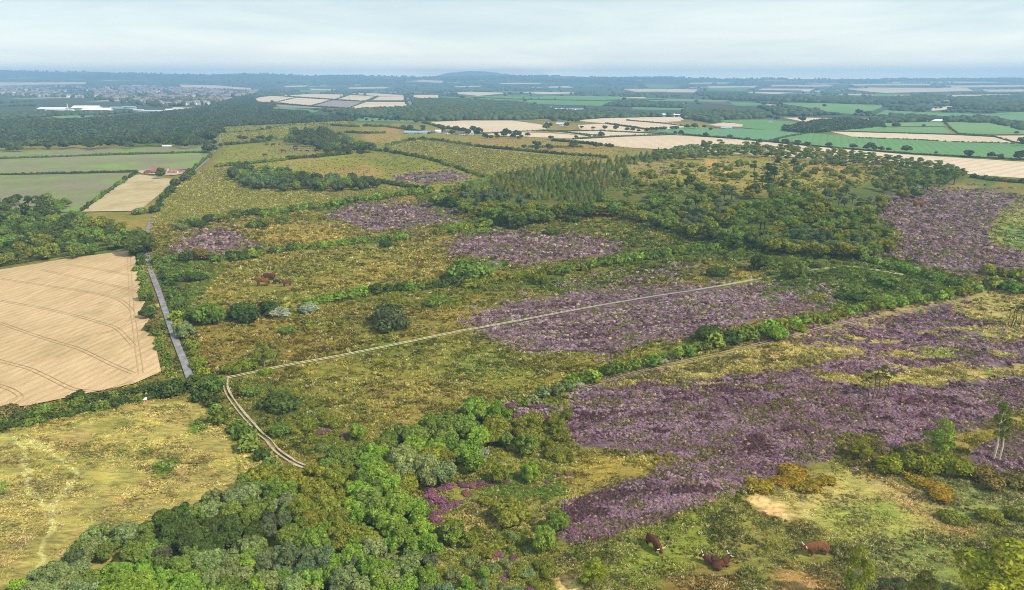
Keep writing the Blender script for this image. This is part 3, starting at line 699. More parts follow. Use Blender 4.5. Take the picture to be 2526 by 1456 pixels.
def crown_bush(seed):
    rg = np.random.default_rng(seed); acc = Acc(); lob = [(0, 0, .35, .6, .8)]
    for k in range(10):
        a = rg.uniform(0, 6.28); r = rg.uniform(.3, .68); lob.append((r * math.cos(a), r * math.sin(a), rg.uniform(.2, .75 - .35 * r), rg.uniform(.28, .42), .9))
    cloud(acc, lob, 170, .075, rg); return acc
def crown_conifer(seed):
    rg = np.random.default_rng(seed); acc = Acc()
    for k in range(11):
        f = k / 10; r = (1 - f) ** .85 * .98 + .05; z = .35 + f * 2.9; m = int(34 + 120 * r)
        a = rg.uniform(0, 6.28, m); rr = r * rg.uniform(.35, 1.05, m)
        c = np.column_stack([rr * np.cos(a), rr * np.sin(a), z - rr * .35 + rg.uniform(-.1, .1, m)])
        n = np.column_stack([np.cos(a) * .7, np.sin(a) * .7, np.ones(m)])
        V, Q = cards(c, n, .16, rg, .35, 1.2); acc.add(V, Q, np.repeat(tintv(m, rg, .25), 4, 0))
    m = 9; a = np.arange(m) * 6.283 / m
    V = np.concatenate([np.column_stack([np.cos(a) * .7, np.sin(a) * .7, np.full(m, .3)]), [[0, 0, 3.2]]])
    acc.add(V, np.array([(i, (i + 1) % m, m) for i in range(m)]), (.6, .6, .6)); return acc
def crown_pine(seed):
    rg = np.random.default_rng(seed); acc = Acc(); lob = []
    for k in range(9):
        a = rg.uniform(0, 6.28); r = rg.uniform(.1, .7); lob.append((r * math.cos(a), r * math.sin(a), rg.uniform(.9, 2.0), rg.uniform(.28, .46), .55))
    lob.append((0, 0, 1.9, .45, .7)); cloud(acc, lob, 190, .085, rg, .7, .7); return acc
def crown_airy(seed, h=1.0):
    rg = np.random.default_rng(seed); acc = Acc(); lob = []
    for k in range(20):
        a = rg.uniform(0, 6.28); e = rg.uniform(0, 1); r = rg.uniform(.15, .75) * math.sin(math.pi * (.12 + .85 * e)) ; lob.append((r * math.cos(a), r * math.sin(a), .5 + e * 1.7 * h, rg.uniform(.2, .34), 1.0))
    cloud(acc, lob, 240, .06, rg, 0, .9, 1.0, 0, .3); return acc
CR = {'broad': [crown_round(10 + k, [.85, .7, .95, .8, .75, .9][k]).mesh('crown', M_FOL) for k in range(6)],
      'bush': [crown_bush(40 + k).mesh('bush', M_FOL) for k in range(5)],
      'conifer': [crown_conifer(60 + k).mesh('crown', M_FOL) for k in range(4)],
      'pine': [crown_pine(70 + k).mesh('crown', M_FOL) for k in range(4)],
      'airy': [crown_airy(80 + k).mesh('crown', M_FOL) for k in range(4)],
      'small': [crown_round(90 + k, .8, 8, 90, .13).mesh('tree', M_FOL) for k in range(4)]}
def tube(acc, pts, rad, c=(1, 1, 1), k=7):
    pts = np.array(pts, float); n = len(pts); V = []
    for i in range(n):
        t = pts[min(i + 1, n - 1)] - pts[max(i - 1, 0)]; t /= np.linalg.norm(t) + 1e-9
        A, B_ = rot_basis(t[None, :]); A = A[0]; B_ = B_[0]
        for j in range(k):
            a = j * 6.28318 / k; V.append(pts[i] + rad[i] * (A * math.cos(a) + B_ * math.sin(a)))
    V = np.array(V); Q = [(i * k + j, i * k + (j + 1) % k, (i + 1) * k + (j + 1) % k, (i + 1) * k + j) for i in range(n - 1) for j in range(k)]
    acc.add(V, np.array(Q), c)
def trunk_mesh(seed, h=1.2, r=.09, limbs=4):
    rg = np.random.default_rng(seed); acc = Acc()
    tube(acc, [(0, 0, -.25), (.02, .01, h * .35), (-.02, .02, h * .75), (.01, 0, h)], [r * 1.3, r, r * .75, r * .4])
    for k in range(limbs):
        a = rg.uniform(0, 6.28); z0 = h * rg.uniform(.4, .8)
        tube(acc, [(0, 0, z0), (.22 * math.cos(a), .22 * math.sin(a), z0 + .2), (.45 * math.cos(a), .45 * math.sin(a), z0 + .42)], [r * .5, r * .32, r * .15], k=5)
    return acc.mesh('trunk', M_BARK)
TRK = {'broad': trunk_mesh(1), 'conifer': trunk_mesh(2, 2.6, .07, 0), 'pine': trunk_mesh(3, 1.7, .06, 5), 'airy': trunk_mesh(4, 2.0, .045, 7)}

def jitc(c, a=.18):
    v = 1 + random.uniform(-a, a); return (c[0] * v * (1 + random.uniform(-.10, .12)), c[1] * v, c[2] * v * (1 + random.uniform(-.12, .1)), 1)
NAMES = {'broad': 'broadleaf_tree', 'conifer': 'conifer_tree', 'pine': 'pine_tree', 'airy': 'birch_tree', 'bush': 'bush', 'small': 'tree'}
CATS = {'broad': 'tree', 'conifer': 'tree', 'pine': 'tree', 'airy': 'tree', 'bush': 'bush', 'small': 'tree'}
COUNT = {}
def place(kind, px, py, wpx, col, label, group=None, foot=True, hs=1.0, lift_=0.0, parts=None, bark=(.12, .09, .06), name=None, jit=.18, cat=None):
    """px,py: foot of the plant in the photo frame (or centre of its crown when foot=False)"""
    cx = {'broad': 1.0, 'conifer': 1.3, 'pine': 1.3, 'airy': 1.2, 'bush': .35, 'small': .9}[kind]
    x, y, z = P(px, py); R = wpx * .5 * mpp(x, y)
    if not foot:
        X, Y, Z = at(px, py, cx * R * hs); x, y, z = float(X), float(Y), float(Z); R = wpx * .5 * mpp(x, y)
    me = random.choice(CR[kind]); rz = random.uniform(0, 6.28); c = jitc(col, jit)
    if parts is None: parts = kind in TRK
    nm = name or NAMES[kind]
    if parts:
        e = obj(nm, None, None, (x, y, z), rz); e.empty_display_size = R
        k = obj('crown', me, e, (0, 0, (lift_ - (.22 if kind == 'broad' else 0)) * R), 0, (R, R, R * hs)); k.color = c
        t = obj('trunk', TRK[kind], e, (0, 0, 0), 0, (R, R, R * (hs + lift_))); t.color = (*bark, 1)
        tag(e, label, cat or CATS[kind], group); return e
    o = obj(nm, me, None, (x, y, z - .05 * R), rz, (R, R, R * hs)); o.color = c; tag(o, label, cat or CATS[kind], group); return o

def scatter(poly, sp, jit=.9, holes=(), seed=1, aspect=.55):
    """points over a polygon of the photo frame, spaced sp pixels across"""
    rg = random.Random(seed); xs = [p[0] for p in poly]; ys = [p[1] for p in poly]; out = []
    y = min(ys); r = 0
    while y < max(ys):
        x = min(xs) + (sp / 2 if r % 2 else 0)
        while x < max(xs):
            qx = x + rg.uniform(-.5, .5) * sp * jit; qy = y + rg.uniform(-.5, .5) * sp * aspect * jit
            a = np.array([qx]); b_ = np.array([qy])
            if inpoly(a, b_, poly)[0] and not any(inpoly(a, b_, h)[0] for h in holes): out.append((qx, qy))
            x += sp
        y += sp * aspect; r += 1
    return out
# templates for merged vegetation
def template(seed, lobes, per, size, core=.8):
    rg = np.random.default_rng(seed); acc = Acc(); cloud(acc, lobes, per, size, rg, core); return acc.arr()
TP_BUSH = [template(200 + k, [(0, 0, .45, .6, 1), (.4, .1, .3, .42, 1), (-.35, .25, .3, .42, 1), (.05, -.4, .28, .42, 1)], 55, .17) for k in range(5)]
TP_TREE = [template(220 + k, [(0, 0, .75, .66, 1), (.42, .1, .6, .5, 1), (-.38, -.2, .65, .48, 1)], 16, .34, .85) for k in range(5)]
def blob(seed, hz=1.0):
    rg = np.random.default_rng(seed); V = ICOV * (1 + .18 * rg.normal(0, 1, (12, 1))); V[:, 2] = V[:, 2] * hz + .6 * hz; v = .85 + .3 * rg.uniform(0, 1, (12, 1)); return V, [ICOF], np.repeat(v, 3, 1)
TP_BLOB = [blob(240 + k) for k in range(6)]
def merge(name, tps, X, Y, Z, S, cols, mat, hs=None, rg=rng, origin=True):
    n = len(X); k = rg.integers(0, len(tps), n); a = rg.uniform(0, 6.28, n); Vs = []; Qs = []; Ts = []; Cs = []; base = 0
    hs = np.ones(n) if hs is None else hs
    ox, oy = (float(np.mean(X)), float(np.mean(Y))) if origin else (0, 0); oz = float(np.mean(Z)) if origin else 0
    for t in range(len(tps)):
        s = np.where(k == t)[0]
        if not len(s): continue
        V, Fs, C = tps[t]; m = len(V); ca, sa = np.cos(a[s])[:, None], np.sin(a[s])[:, None]; sc = S[s][:, None]
        x = (V[None, :, 0] * ca - V[None, :, 1] * sa) * sc + X[s][:, None] - ox; y = (V[None, :, 0] * sa + V[None, :, 1] * ca) * sc + Y[s][:, None] - oy
        z = V[None, :, 2] * sc * hs[s][:, None] + Z[s][:, None] - oz
        Vs.append(np.stack([x, y, z], -1).reshape(-1, 3)); Cs.append((C[None] * cols[s][:, None, :]).reshape(-1, 3))
        off = (base + np.arange(len(s)) * m)[:, None, None]
        for f in Fs: (Qs if f.shape[1] == 4 else Ts).append((f[None] + off).reshape(-1, f.shape[1]))
        base += len(s) * m
    Fl = [np.concatenate(x_) for x_ in (Qs, Ts) if x_]
    o = obj(name, new_mesh(name, np.concatenate(Vs), Fl, [mat], {'tint': np.concatenate(Cs)}), None, (ox, oy, oz)); o.color = (1, 1, 1, 1)
    return o
def colvar(c, n, a=.2, rg=rng):
    v = 1 + rg.uniform(-a, a, n); return np.column_stack([c[0] * v * (1 + rg.uniform(-.12, .14, n)), c[1] * v, c[2] * v * (1 + rg.uniform(-.15, .12, n))])
def hedge(pts, wpx, col, label, hs=.9, col2=None, gap=0.0, sp=.42, name='hedge', group=None):
    px = []; py = []
    for (x1, y1), (x2, y2) in zip(pts[:-1], pts[1:]):
        k = max(1, int(math.hypot(x2 - x1, (y2 - y1)) / (wpx * sp)))
        for t in range(k): px.append(x1 + (x2 - x1) * t / k); py.append(y1 + (y2 - y1) * t / k)
    px.append(pts[-1][0]); py.append(pts[-1][1]); px = np.array(px, float); py = np.array(py, float); n = len(px)
    if gap: 
        kp = vn(np.arange(n) / 2.5, np.zeros(n), int(abs(px[0]) + abs(py[0])) % 97) > gap; px = px[kp]; py = py[kp]; n = len(px)
    X, Y, Z = at(px, py); R = wpx * .5 * mpp(X, Y) * (.75 + .5 * rng.uniform(0, 1, n))
    X = X + rng.normal(0, .25, n) * R; Y = Y + rng.normal(0, .25, n) * R
    c = colvar(col, n)
    if col2 is not None:
        s = vn(px / 30, py / 30, 5)[:, None] > .5; c = np.where(s, colvar(col2, n), c)
    o = merge(name, TP_BUSH if wpx > 7 else TP_BLOB, X, Y, TH(X, Y), R * 1.15, c, M_FOL, np.full(n, hs)); tag(o, label, 'hedge', group); return o

# foliage colours (reflectance)
G_DARK = (.066, .095, .022); G_MID = (.135, .185, .034); G_OLIVE = (.19, .205, .028); G_BRIGHT = (.17, .26, .034); G_LIME = (.23, .28, .026)
G_PALE = (.205, .25, .085); G_BLUE = (.115, .16, .07); G_DULL = (.09, .112, .048); G_YEL = (.32, .32, .05); G_BLOS = (.36, .39, .26); G_BRN = (.20, .165, .045); G_GORSE = (.33, .235, .03)
FARG = (.085, .12, .06)

G_DARK, G_MID, G_OLIVE, G_BRIGHT, G_PALE, G_BLUE, G_DULL = [tuple(v * k_ for v in c_) for c_, k_ in ((G_DARK, 1.35), (G_MID, 1.25), (G_OLIVE, 1.15), (G_BRIGHT, 1.18), (G_PALE, 1.1), (G_BLUE, 1.2), (G_DULL, 1.15))]
# ------------------------------------------------------------------ woods
POOL = []
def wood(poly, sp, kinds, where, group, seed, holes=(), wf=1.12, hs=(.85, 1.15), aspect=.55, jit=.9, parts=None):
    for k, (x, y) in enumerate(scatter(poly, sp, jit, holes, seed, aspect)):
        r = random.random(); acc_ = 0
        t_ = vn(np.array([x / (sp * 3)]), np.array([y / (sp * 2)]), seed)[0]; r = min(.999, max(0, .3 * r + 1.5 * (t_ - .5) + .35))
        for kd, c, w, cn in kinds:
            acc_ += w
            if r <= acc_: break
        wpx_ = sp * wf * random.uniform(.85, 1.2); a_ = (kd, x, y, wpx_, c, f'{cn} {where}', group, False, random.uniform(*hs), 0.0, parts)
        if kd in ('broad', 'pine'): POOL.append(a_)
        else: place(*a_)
W1 = [(650, 1165), (780, 1170), (900, 1195), (975, 1235), (1010, 1300), (1060, 1380), (1100, 1456), (1130, 1600), (-120, 1600), (-120, 1475), (60, 1420), (170, 1372), (220, 1305), (400, 1275), (490, 1225), (570, 1195)]
A = [(-120, 1400), (420, 1370), (560, 1350), (640, 1410), (640, 1600), (-120, 1600)]
B = [(560, 1350), (900, 1330), (1120, 1440), (1130, 1600), (640, 1600), (640, 1410)]
CZ = [(640, 1160), (1000, 1160), (1080, 1380), (900, 1330), (780, 1340), (720, 1230)]
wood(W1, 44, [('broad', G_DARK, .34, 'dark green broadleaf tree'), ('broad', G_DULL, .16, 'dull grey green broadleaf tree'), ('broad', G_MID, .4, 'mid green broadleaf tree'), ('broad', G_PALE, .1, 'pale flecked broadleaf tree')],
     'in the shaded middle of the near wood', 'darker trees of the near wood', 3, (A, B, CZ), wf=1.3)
wood([p for p in A], 47, [('broad', G_BRIGHT, .45, 'bright green broadleaf tree'), ('broad', G_MID, .2, 'mid green broadleaf tree'), ('broad', G_PALE, .35, 'pale green blossoming broadleaf tree')],
     'at the lower left end of the near wood', 'bright trees at the left end of the near wood', 4, ([(-200, 1380), (80, 1400), (30, 1450), (-200, 1480)],), wf=1.3)
wood(B, 46, [('broad', G_BLUE, .2, 'blue green willow-like tree'), ('broad', G_BRIGHT, .3, 'bright green broadleaf tree'), ('broad', G_PALE, .5, 'pale silvery broadleaf tree')],
     'at the bottom edge of the near wood', 'pale trees at the bottom of the near wood', 5, wf=1.35)
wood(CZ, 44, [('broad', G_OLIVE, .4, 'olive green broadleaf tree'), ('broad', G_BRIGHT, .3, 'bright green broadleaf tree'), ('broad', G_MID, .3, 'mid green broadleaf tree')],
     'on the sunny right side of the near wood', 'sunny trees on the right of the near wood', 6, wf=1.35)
W2P = [(800, 1130), (880, 1095), (960, 1070), (1040, 1045), (1120, 1010), (1200, 990), (1245, 1010), (1240, 1060), (1170, 1085), (1190, 1140), (1120, 1175), (1040, 1190), (970, 1215), (900, 1190), (840, 1165), (780, 1150)]
wood(W2P, 48, [('broad', G_MID, .3, 'mid green rounded tree'), ('broad', G_BRIGHT, .34, 'sunlit bright green tree'), ('broad', G_OLIVE, .2, 'olive crowned tree'), ('broad', G_PALE, .16, 'pale grey green tree')],
     'in the copse below the long grass', 'trees of the middle copse', 7, wf=1.35)
wood([(1180, 1060), (1260, 1040), (1400, 980), (1415, 1090), (1400, 1150), (1300, 1140), (1260, 1100)], 50, [('broad', G_MID, .5, 'mid green open grown tree'), ('bush', G_OLIVE, .5, 'olive spreading thicket')],
     'scattered right of the copse beside the purple heath', 'loose trees beside the heath', 8, jit=1.2, wf=.95)
wood([(990, 1330), (1100, 1290), (1370, 1330), (1370, 1500), (1120, 1520)], 48, [('broad', G_MID, .3, 'mid green young tree'), ('bush', G_OLIVE, .3, 'olive spreading thicket'), ('bush', G_PALE, .15, 'pale grey thicket'), ('broad', G_BRIGHT, .25, 'bright green young tree')],
     'in the thin scrub right of the near wood', 'scrub right of the near wood', 9, jit=1.3, wf=.85)
# mid-distance plateau wood
WM = [(1060, 465), (1075, 485), (1150, 505), (1230, 535), (1300, 540), (1400, 515), (1500, 505), (1600, 530), (1700, 565), (1850, 590), (1990, 612), (2140, 612), (2230, 585), (2150, 540), (2190, 500), (2290, 462), (2385, 436), (2330, 405), (2250, 425), (2060, 470), (1850, 465), (1700, 480), (1560, 475), (1480, 470), (1250, 470), (1180, 450)]
wood(WM, 27, [('pine', G_MID, .15, 'green round crowned pine'), ('broad', G_MID, .32, 'mid green woodland tree'), ('broad', G_OLIVE, .4, 'olive green woodland tree'), ('pine', G_BLUE, .15, 'blue green pine')],
     'in the big wood on the plateau', 'trees of the plateau wood', 10, ([(1240, 470), (1500, 475), (1480, 500), (1300, 500)], [(1740, 485), (1830, 476), (1930, 486), (1880, 498), (1780, 498)], [(2080, 470), (2200, 455), (2230, 470), (2130, 500)], [(1500, 480), (1620, 482), (1600, 500), (1520, 498)]), aspect=.45, wf=1.22, hs=(.75, 1.0))
for k in range(34):
    t_ = k / 33.; x_ = 1080 + 1110 * t_; y_ = float(np.interp(x_, [1080, 1150, 1230, 1300, 1400, 1500, 1600, 1700, 1850, 1990, 2140, 2200], [482, 506, 532, 540, 516, 508, 532, 566, 590, 610, 612, 596]))
    POOL.append(('broad', x_, y_ + random.uniform(-6, 3), random.uniform(40, 52), random.choice([G_MID, G_OLIVE, G_DARK, G_MID]), random.choice(['big rounded', 'broad crowned']) + ' tree in the front row of the plateau wood', 'front row of the plateau wood', False, random.uniform(.8, 1.0), 0.0, None))
wood([(1200, 440), (1330, 408), (1500, 395), (1630, 372), (1640, 385), (1540, 410), (1560, 440), (1500, 470), (1480, 500), (1250, 480)], 13.5,
     [('conifer', G_MID, .35, 'narrow dark spruce'), ('conifer', G_PALE, .3, 'narrow mid green spruce'), ('conifer', G_OLIVE, .35, 'yellow green young larch')], 'in the plantation above the plateau wood', 'conifers of the plantation', 11, wf=1.15, aspect=.55, hs=(.55, .75), parts=False)
wood([(1560, 385), (1700, 352), (1830, 350), (1900, 356), (2100, 372), (2320, 400), (2395, 425), (2380, 436), (2260, 418), (2050, 395), (1850, 376), (1640, 392)], 15,
     [('pine', G_MID, .4, 'green wind bent pine'), ('pine', G_OLIVE, .4, 'olive wind bent pine'), ('broad', G_PALE, .2, 'pale green small tree')], 'along the ridge in front of the pale stubble', 'pines along the ridge', 12, wf=1.45, aspect=.36, hs=(.6, .85), parts=False)
wood([(1500, 440), (1700, 400), (2050, 395), (2250, 425), (2060, 480), (1850, 470), (1600, 478)], 40,
     [('bush', G_OLIVE, .35, 'olive scrub bush'), ('bush', G_LIME, .2, 'lime green scrub bush'), ('broad', G_MID, .25, 'small green tree'), ('pine', G_DARK, .2, 'small dark pine')], 'in the rough clearing of the plateau', 'scrub in the plateau clearing', 13, jit=1.5, wf=.62, aspect=.34)
# left wood above the stubble
wood([(-150, 500), (100, 486), (160, 492), (200, 525), (270, 540), (300, 575), (200, 600), (0, 640), (-150, 660)], 25, [('pine', G_DARK, .3, 'dark pine'), ('broad', G_DARK, .35, 'dark green broadleaf tree'), ('broad', G_MID, .35, 'mid green broadleaf tree')],
     'in the wood above the ploughed stubble', 'trees of the left wood', 14)
wood([(-150, 585), (100, 555), (200, 540), (350, 560), (375, 575), (330, 598), (250, 612), (120, 628), (0, 650), (-150, 675)], 30, [('broad', G_MID, .35, 'mid green rounded tree'), ('broad', G_BRIGHT, .15, 'fresh green rounded tree'), ('broad', G_DARK, .25, 'dark rounded tree'), ('broad', G_OLIVE, .25, 'olive rounded tree')],
     'along the stubble edge of the left wood', 'edge trees of the left wood', 15)
wood([(565, 428), (572, 412), (650, 412), (760, 430), (900, 442), (960, 455), (860, 460), (700, 460), (600, 455)], 16, [('broad', G_DULL, .4, 'dull green tree'), ('broad', G_MID, .3, 'mid green tree'), ('broad', G_BLUE, .3, 'pale topped tree')],
     'in the long copse at the edge of the wildflower meadow', 'trees of the long copse', 16, parts=False, wf=1.7, aspect=.42)
wood([(700, 338), (720, 320), (790, 317), (860, 338), (915, 362), (830, 376), (760, 350), (710, 345)], 13, [('broad', G_DULL, .4, 'dull green tree'), ('broad', G_MID, .3, 'mid green tree'), ('broad', G_BLUE, .3, 'pale topped tree')],
     'in the small copse behind the grazing herd', 'trees of the copse behind the herd', 17, parts=False, wf=1.7, aspect=.42)
wood([(-100, 350), (100, 352), (300, 345), (500, 335), (545, 318), (540, 345), (480, 356), (250, 358), (0, 366), (-100, 368)], 20, [('small', FARG, .5, 'dark round tree'), ('small', G_DULL, .5, 'dull green round tree')],
     'at the front of the distant left wood', 'front trees of the distant left wood', 18, parts=False, wf=1.3, aspect=.6)

for n_, (x1_, x2_, y1_, y2_, w_, wh) in enumerate([(1338, 1420, 313, 322, 16, 'around the white houses beside the stubble'), (1330, 1480, 298, 303, 10, 'behind the white houses'), (1085, 1200, 322, 336, 15, 'around the central farm'), (985, 1100, 318, 324, 11, 'behind the grey farm sheds'), (1180, 1320, 336, 344, 12, 'right of the central farm'),
     (1225, 1300, 284, 290, 9, 'round the brick country house'), (420, 540, 350, 362, 17, 'by the road at the left wood'), (2150, 2330, 296, 303, 9, 'round the white roofed barn'), (870, 1020, 293, 300, 12, 'in the teal field below the upper pale fields'), (850, 920, 372, 390, 26, 'at the end of the small copse'), (790, 860, 345, 356, 20, 'on the right of the small copse'),
     (1290, 1480, 358, 372, 14, 'in the brown heath strip'), (590, 700, 345, 352, 14, 'on the hedge above the herd'), (2440, 2560, 255, 272, 8, 'in the far right parkland'), (2280, 2420, 258, 275, 7, 'in the far right parkland')]):
    for k in range(max(4, int((x2_ - x1_) / w_ * .9))):
        x_ = random.uniform(x1_, x2_); y_ = random.uniform(y1_, y2_)
        place('small', x_, y_, w_ * random.uniform(.7, 1.3), random.choice([FARG, G_DULL, G_DARK]), f'{random.choice(["rounded", "spreading", "small dark"])} tree {wh}', 'trees ' + wh, True, random.uniform(.8, 1.05), name='field_tree')
POOL.sort(key=lambda a_: -a_[3])
for kd_, lim, nm_, lb_ in (('broad', 250, 'woodland_trees', 'smaller broadleaf trees filling the plateau wood, the left wood and the copses'), ('pine', 230, 'woodland_pines', 'smaller pines of the ridge and the plateau wood')):
    lst = [a_ for a_ in POOL if a_[0] == kd_]
    for a_ in lst[:lim]: place(*a_)
    rest = lst[lim:]
    if rest:
        px_ = np.array([a_[1] for a_ in rest]); py_ = np.array([a_[2] for a_ in rest]); wp_ = np.array([a_[3] for a_ in rest]) * .5
        X, Y, Z = at(px_, py_); R = wp_ * mpp(X, Y); X, Y, Z = at(px_, py_, R); R = wp_ * mpp(X, Y)
        tps = [(crown_round(700 + k, .85, 10, 90, .14) if kd_ == 'broad' else crown_pine(760 + k)).arr() for k in range(4)]
        tag(merge(nm_, tps, X, Y, TH(X, Y) - .12 * R, R, np.concatenate([colvar(a_[4], 1) for a_ in rest]), M_FOL, np.array([a_[8] for a_ in rest])), lb_, kind='stuff')

def far_wood(name, poly, sp, col, seed, hs=1.0, size=1.1, tp=TP_BLOB, lab=None):
    """closed canopy of a far-off wood, nobody could count it"""
    X, Y, Z = at(np.array([p[0] for p in poly], float), np.array([p[1] for p in poly], float))
    rg = np.random.default_rng(seed); cy = (Y.min() + Y.max()) / 2; s = sp
    area = abs(np.sum(X * np.roll(Y, 1) - Y * np.roll(X, 1))) / 2
    n = int(min(15000, area / (s * s) * 1.2)); bx = (X.max() - X.min()) * (Y.max() - Y.min()); m = int(n * bx / max(area, 1))
    m = min(m, 200000)
    x = rg.uniform(X.min(), X.max(), m); y = rg.uniform(Y.min(), Y.max(), m)
    k = inpoly(x, y, list(zip(X, Y))); x = x[k]; y = y[k]
    if len(x) == 0: return
    S = s * .62 * size * rg.uniform(.7, 1.25, len(x))
    o = merge(name, tp, x, y, TH(x, y) - .1 * S, S, colvar(col, len(x), .28, rg), M_FOL, np.full(len(x), hs * .8)); tag(o, lab, kind='stuff'); return o
far_wood('distant_wood', [(-200, 310), (60, 300), (150, 299), (280, 292), (400, 280), (500, 268), (540, 262), (640, 285), (880, 292), (870, 300), (700, 306), (548, 314), (540, 330), (500, 352), (300, 356), (0, 362), (-200, 365)], 6.5, FARG, 1, tp=TP_TREE, lab='broad dark wood across the left middle distance')
far_wood('distant_wood', [(520, 262), (560, 246), (600, 238), (640, 240), (625, 246), (640, 258), (680, 262), (660, 275), (770, 280), (700, 290), (560, 285)], 8, FARG, 2, tp=TP_TREE, lab='dark wooded slope left of the pale upper fields')
far_wood('distant_wood', [(1022, 246), (1142, 247), (1302, 258), (1342, 268), (1380, 276), (1500, 280), (1690, 288), (1500, 292), (1413, 297), (1342, 294), (1300, 296), (1239, 297), (1029, 299), (900, 290), (830, 283), (842, 272), (875, 274), (1000, 269), (1024, 262)], 9, FARG, 3, lab='large wood beyond the big stubble field')
far_wood('distant_wood', [(1684, 275), (1761, 278), (1884, 281), (1905, 291), (1784, 296), (1761, 304), (1684, 293)], 9, FARG, 4, lab='wood right of the white sheds')
far_wood('distant_wood', [(1931, 318), (1967, 311), (2017, 301), (2091, 296), (2184, 310), (2151, 316), (2051, 325), (1990, 330), (1934, 325)], 7, FARG, 5, tp=TP_TREE, lab='oval wood between the green fields at right')
far_wood('distant_wood', [(2331, 295), (2417, 291), (2526, 308), (2700, 326), (2526, 323), (2451, 305), (2340, 302)], 8, FARG, 6, lab='belt of wood behind the green field at far right')
far_wood('distant_wood', [(1751, 242), (1984, 243), (2184, 246), (2301, 238), (2351, 244), (2251, 257), (2084, 257), (1900, 250), (1760, 247)], 13, FARG, 7, lab='hazy blue wood band in the right distance')
far_wood('distant_wood', [(2347, 245), (2526, 238), (2700, 236), (2700, 282), (2500, 276), (2400, 270), (2351, 262)], 12, FARG, 8, lab='hazy blue wood at the right edge')
far_wood('distant_wood', [(1871, 265), (2017, 276), (2040, 284), (1980, 288), (1917, 285)], 10, FARG, 9, lab='dark strip of wood in the right middle distance')
far_wood('distant_wood', [(1560, 250), (1620, 256), (1680, 262), (1690, 268), (1560, 264), (1490, 262)], 10, FARG, 10, lab='square plantation beyond the white sheds')
far_wood('distant_wood', [(2150, 296), (2200, 286), (2280, 290), (2330, 296), (2280, 302), (2150, 305)], 8, FARG, 12, lab='trees round the white roofed farm at right')
far_wood('distant_wood', [(0, 283), (60, 280), (130, 276), (230, 280), (300, 274), (330, 278), (240, 284), (120, 288), (30, 296), (-80, 300)], 7, FARG, 13, lab='broken tree belts below the factory')
# thin belts and clumps over the whole far plain
mX = rng.uniform(-1, 1, 60000); mY = 1300 * np.exp(rng.uniform(0, 1, 60000) * math.log(10000 / 1300.)); mX = mX * mY * .85
qx, qy = proj(mX, mY, TH(mX, mY))
w_ = fbm(mX / 420, mY / 900, 301, 4); w2_ = fbm(mX / 1300, mY / 2600, 302, 3)
keep = (w_ + .5 * w2_ > .88) & (qy < 262)
keep |= (np.abs(w_ - .5) < .007) & (qy < 300) | ((np.abs(fbm(mX / 700, mY / 700, 305, 2) - .5) < .008) & (qy < 292))
for p_ in FIELDS:
    cx_ = sum(a_[0] for a_ in p_) / len(p_); cy_ = max(a_[1] for a_ in p_); keep &= ~inpoly(qx, qy, p_); keep &= ~inpoly(qx, qy - 4, p_)
for p_ in ([(85, 250), (480, 250), (480, 282), (85, 282)], [(1081, 237), (1640, 244), (1480, 262), (1100, 245)], [(1650, 310), (2526, 300), (2526, 400), (1650, 345)], [(1300, 255), (1440, 262), (1440, 276), (1300, 270)], [(1510, 276), (1690, 276), (1690, 288), (1510, 288)]): keep &= ~inpoly(qx, qy, p_)
keep &= mY > 1500
X, Y = mX[keep], mY[keep]
tag(merge('distant_woods_and_hedgerows', TP_BLOB, X, Y, TH(X, Y), 3.5 + 7 * (Y / 6000), colvar(FARG, len(X), .3), M_FOL, np.full(len(X), .7)), 'tree belts and hedgerows over the whole hazy plain', kind='stuff')

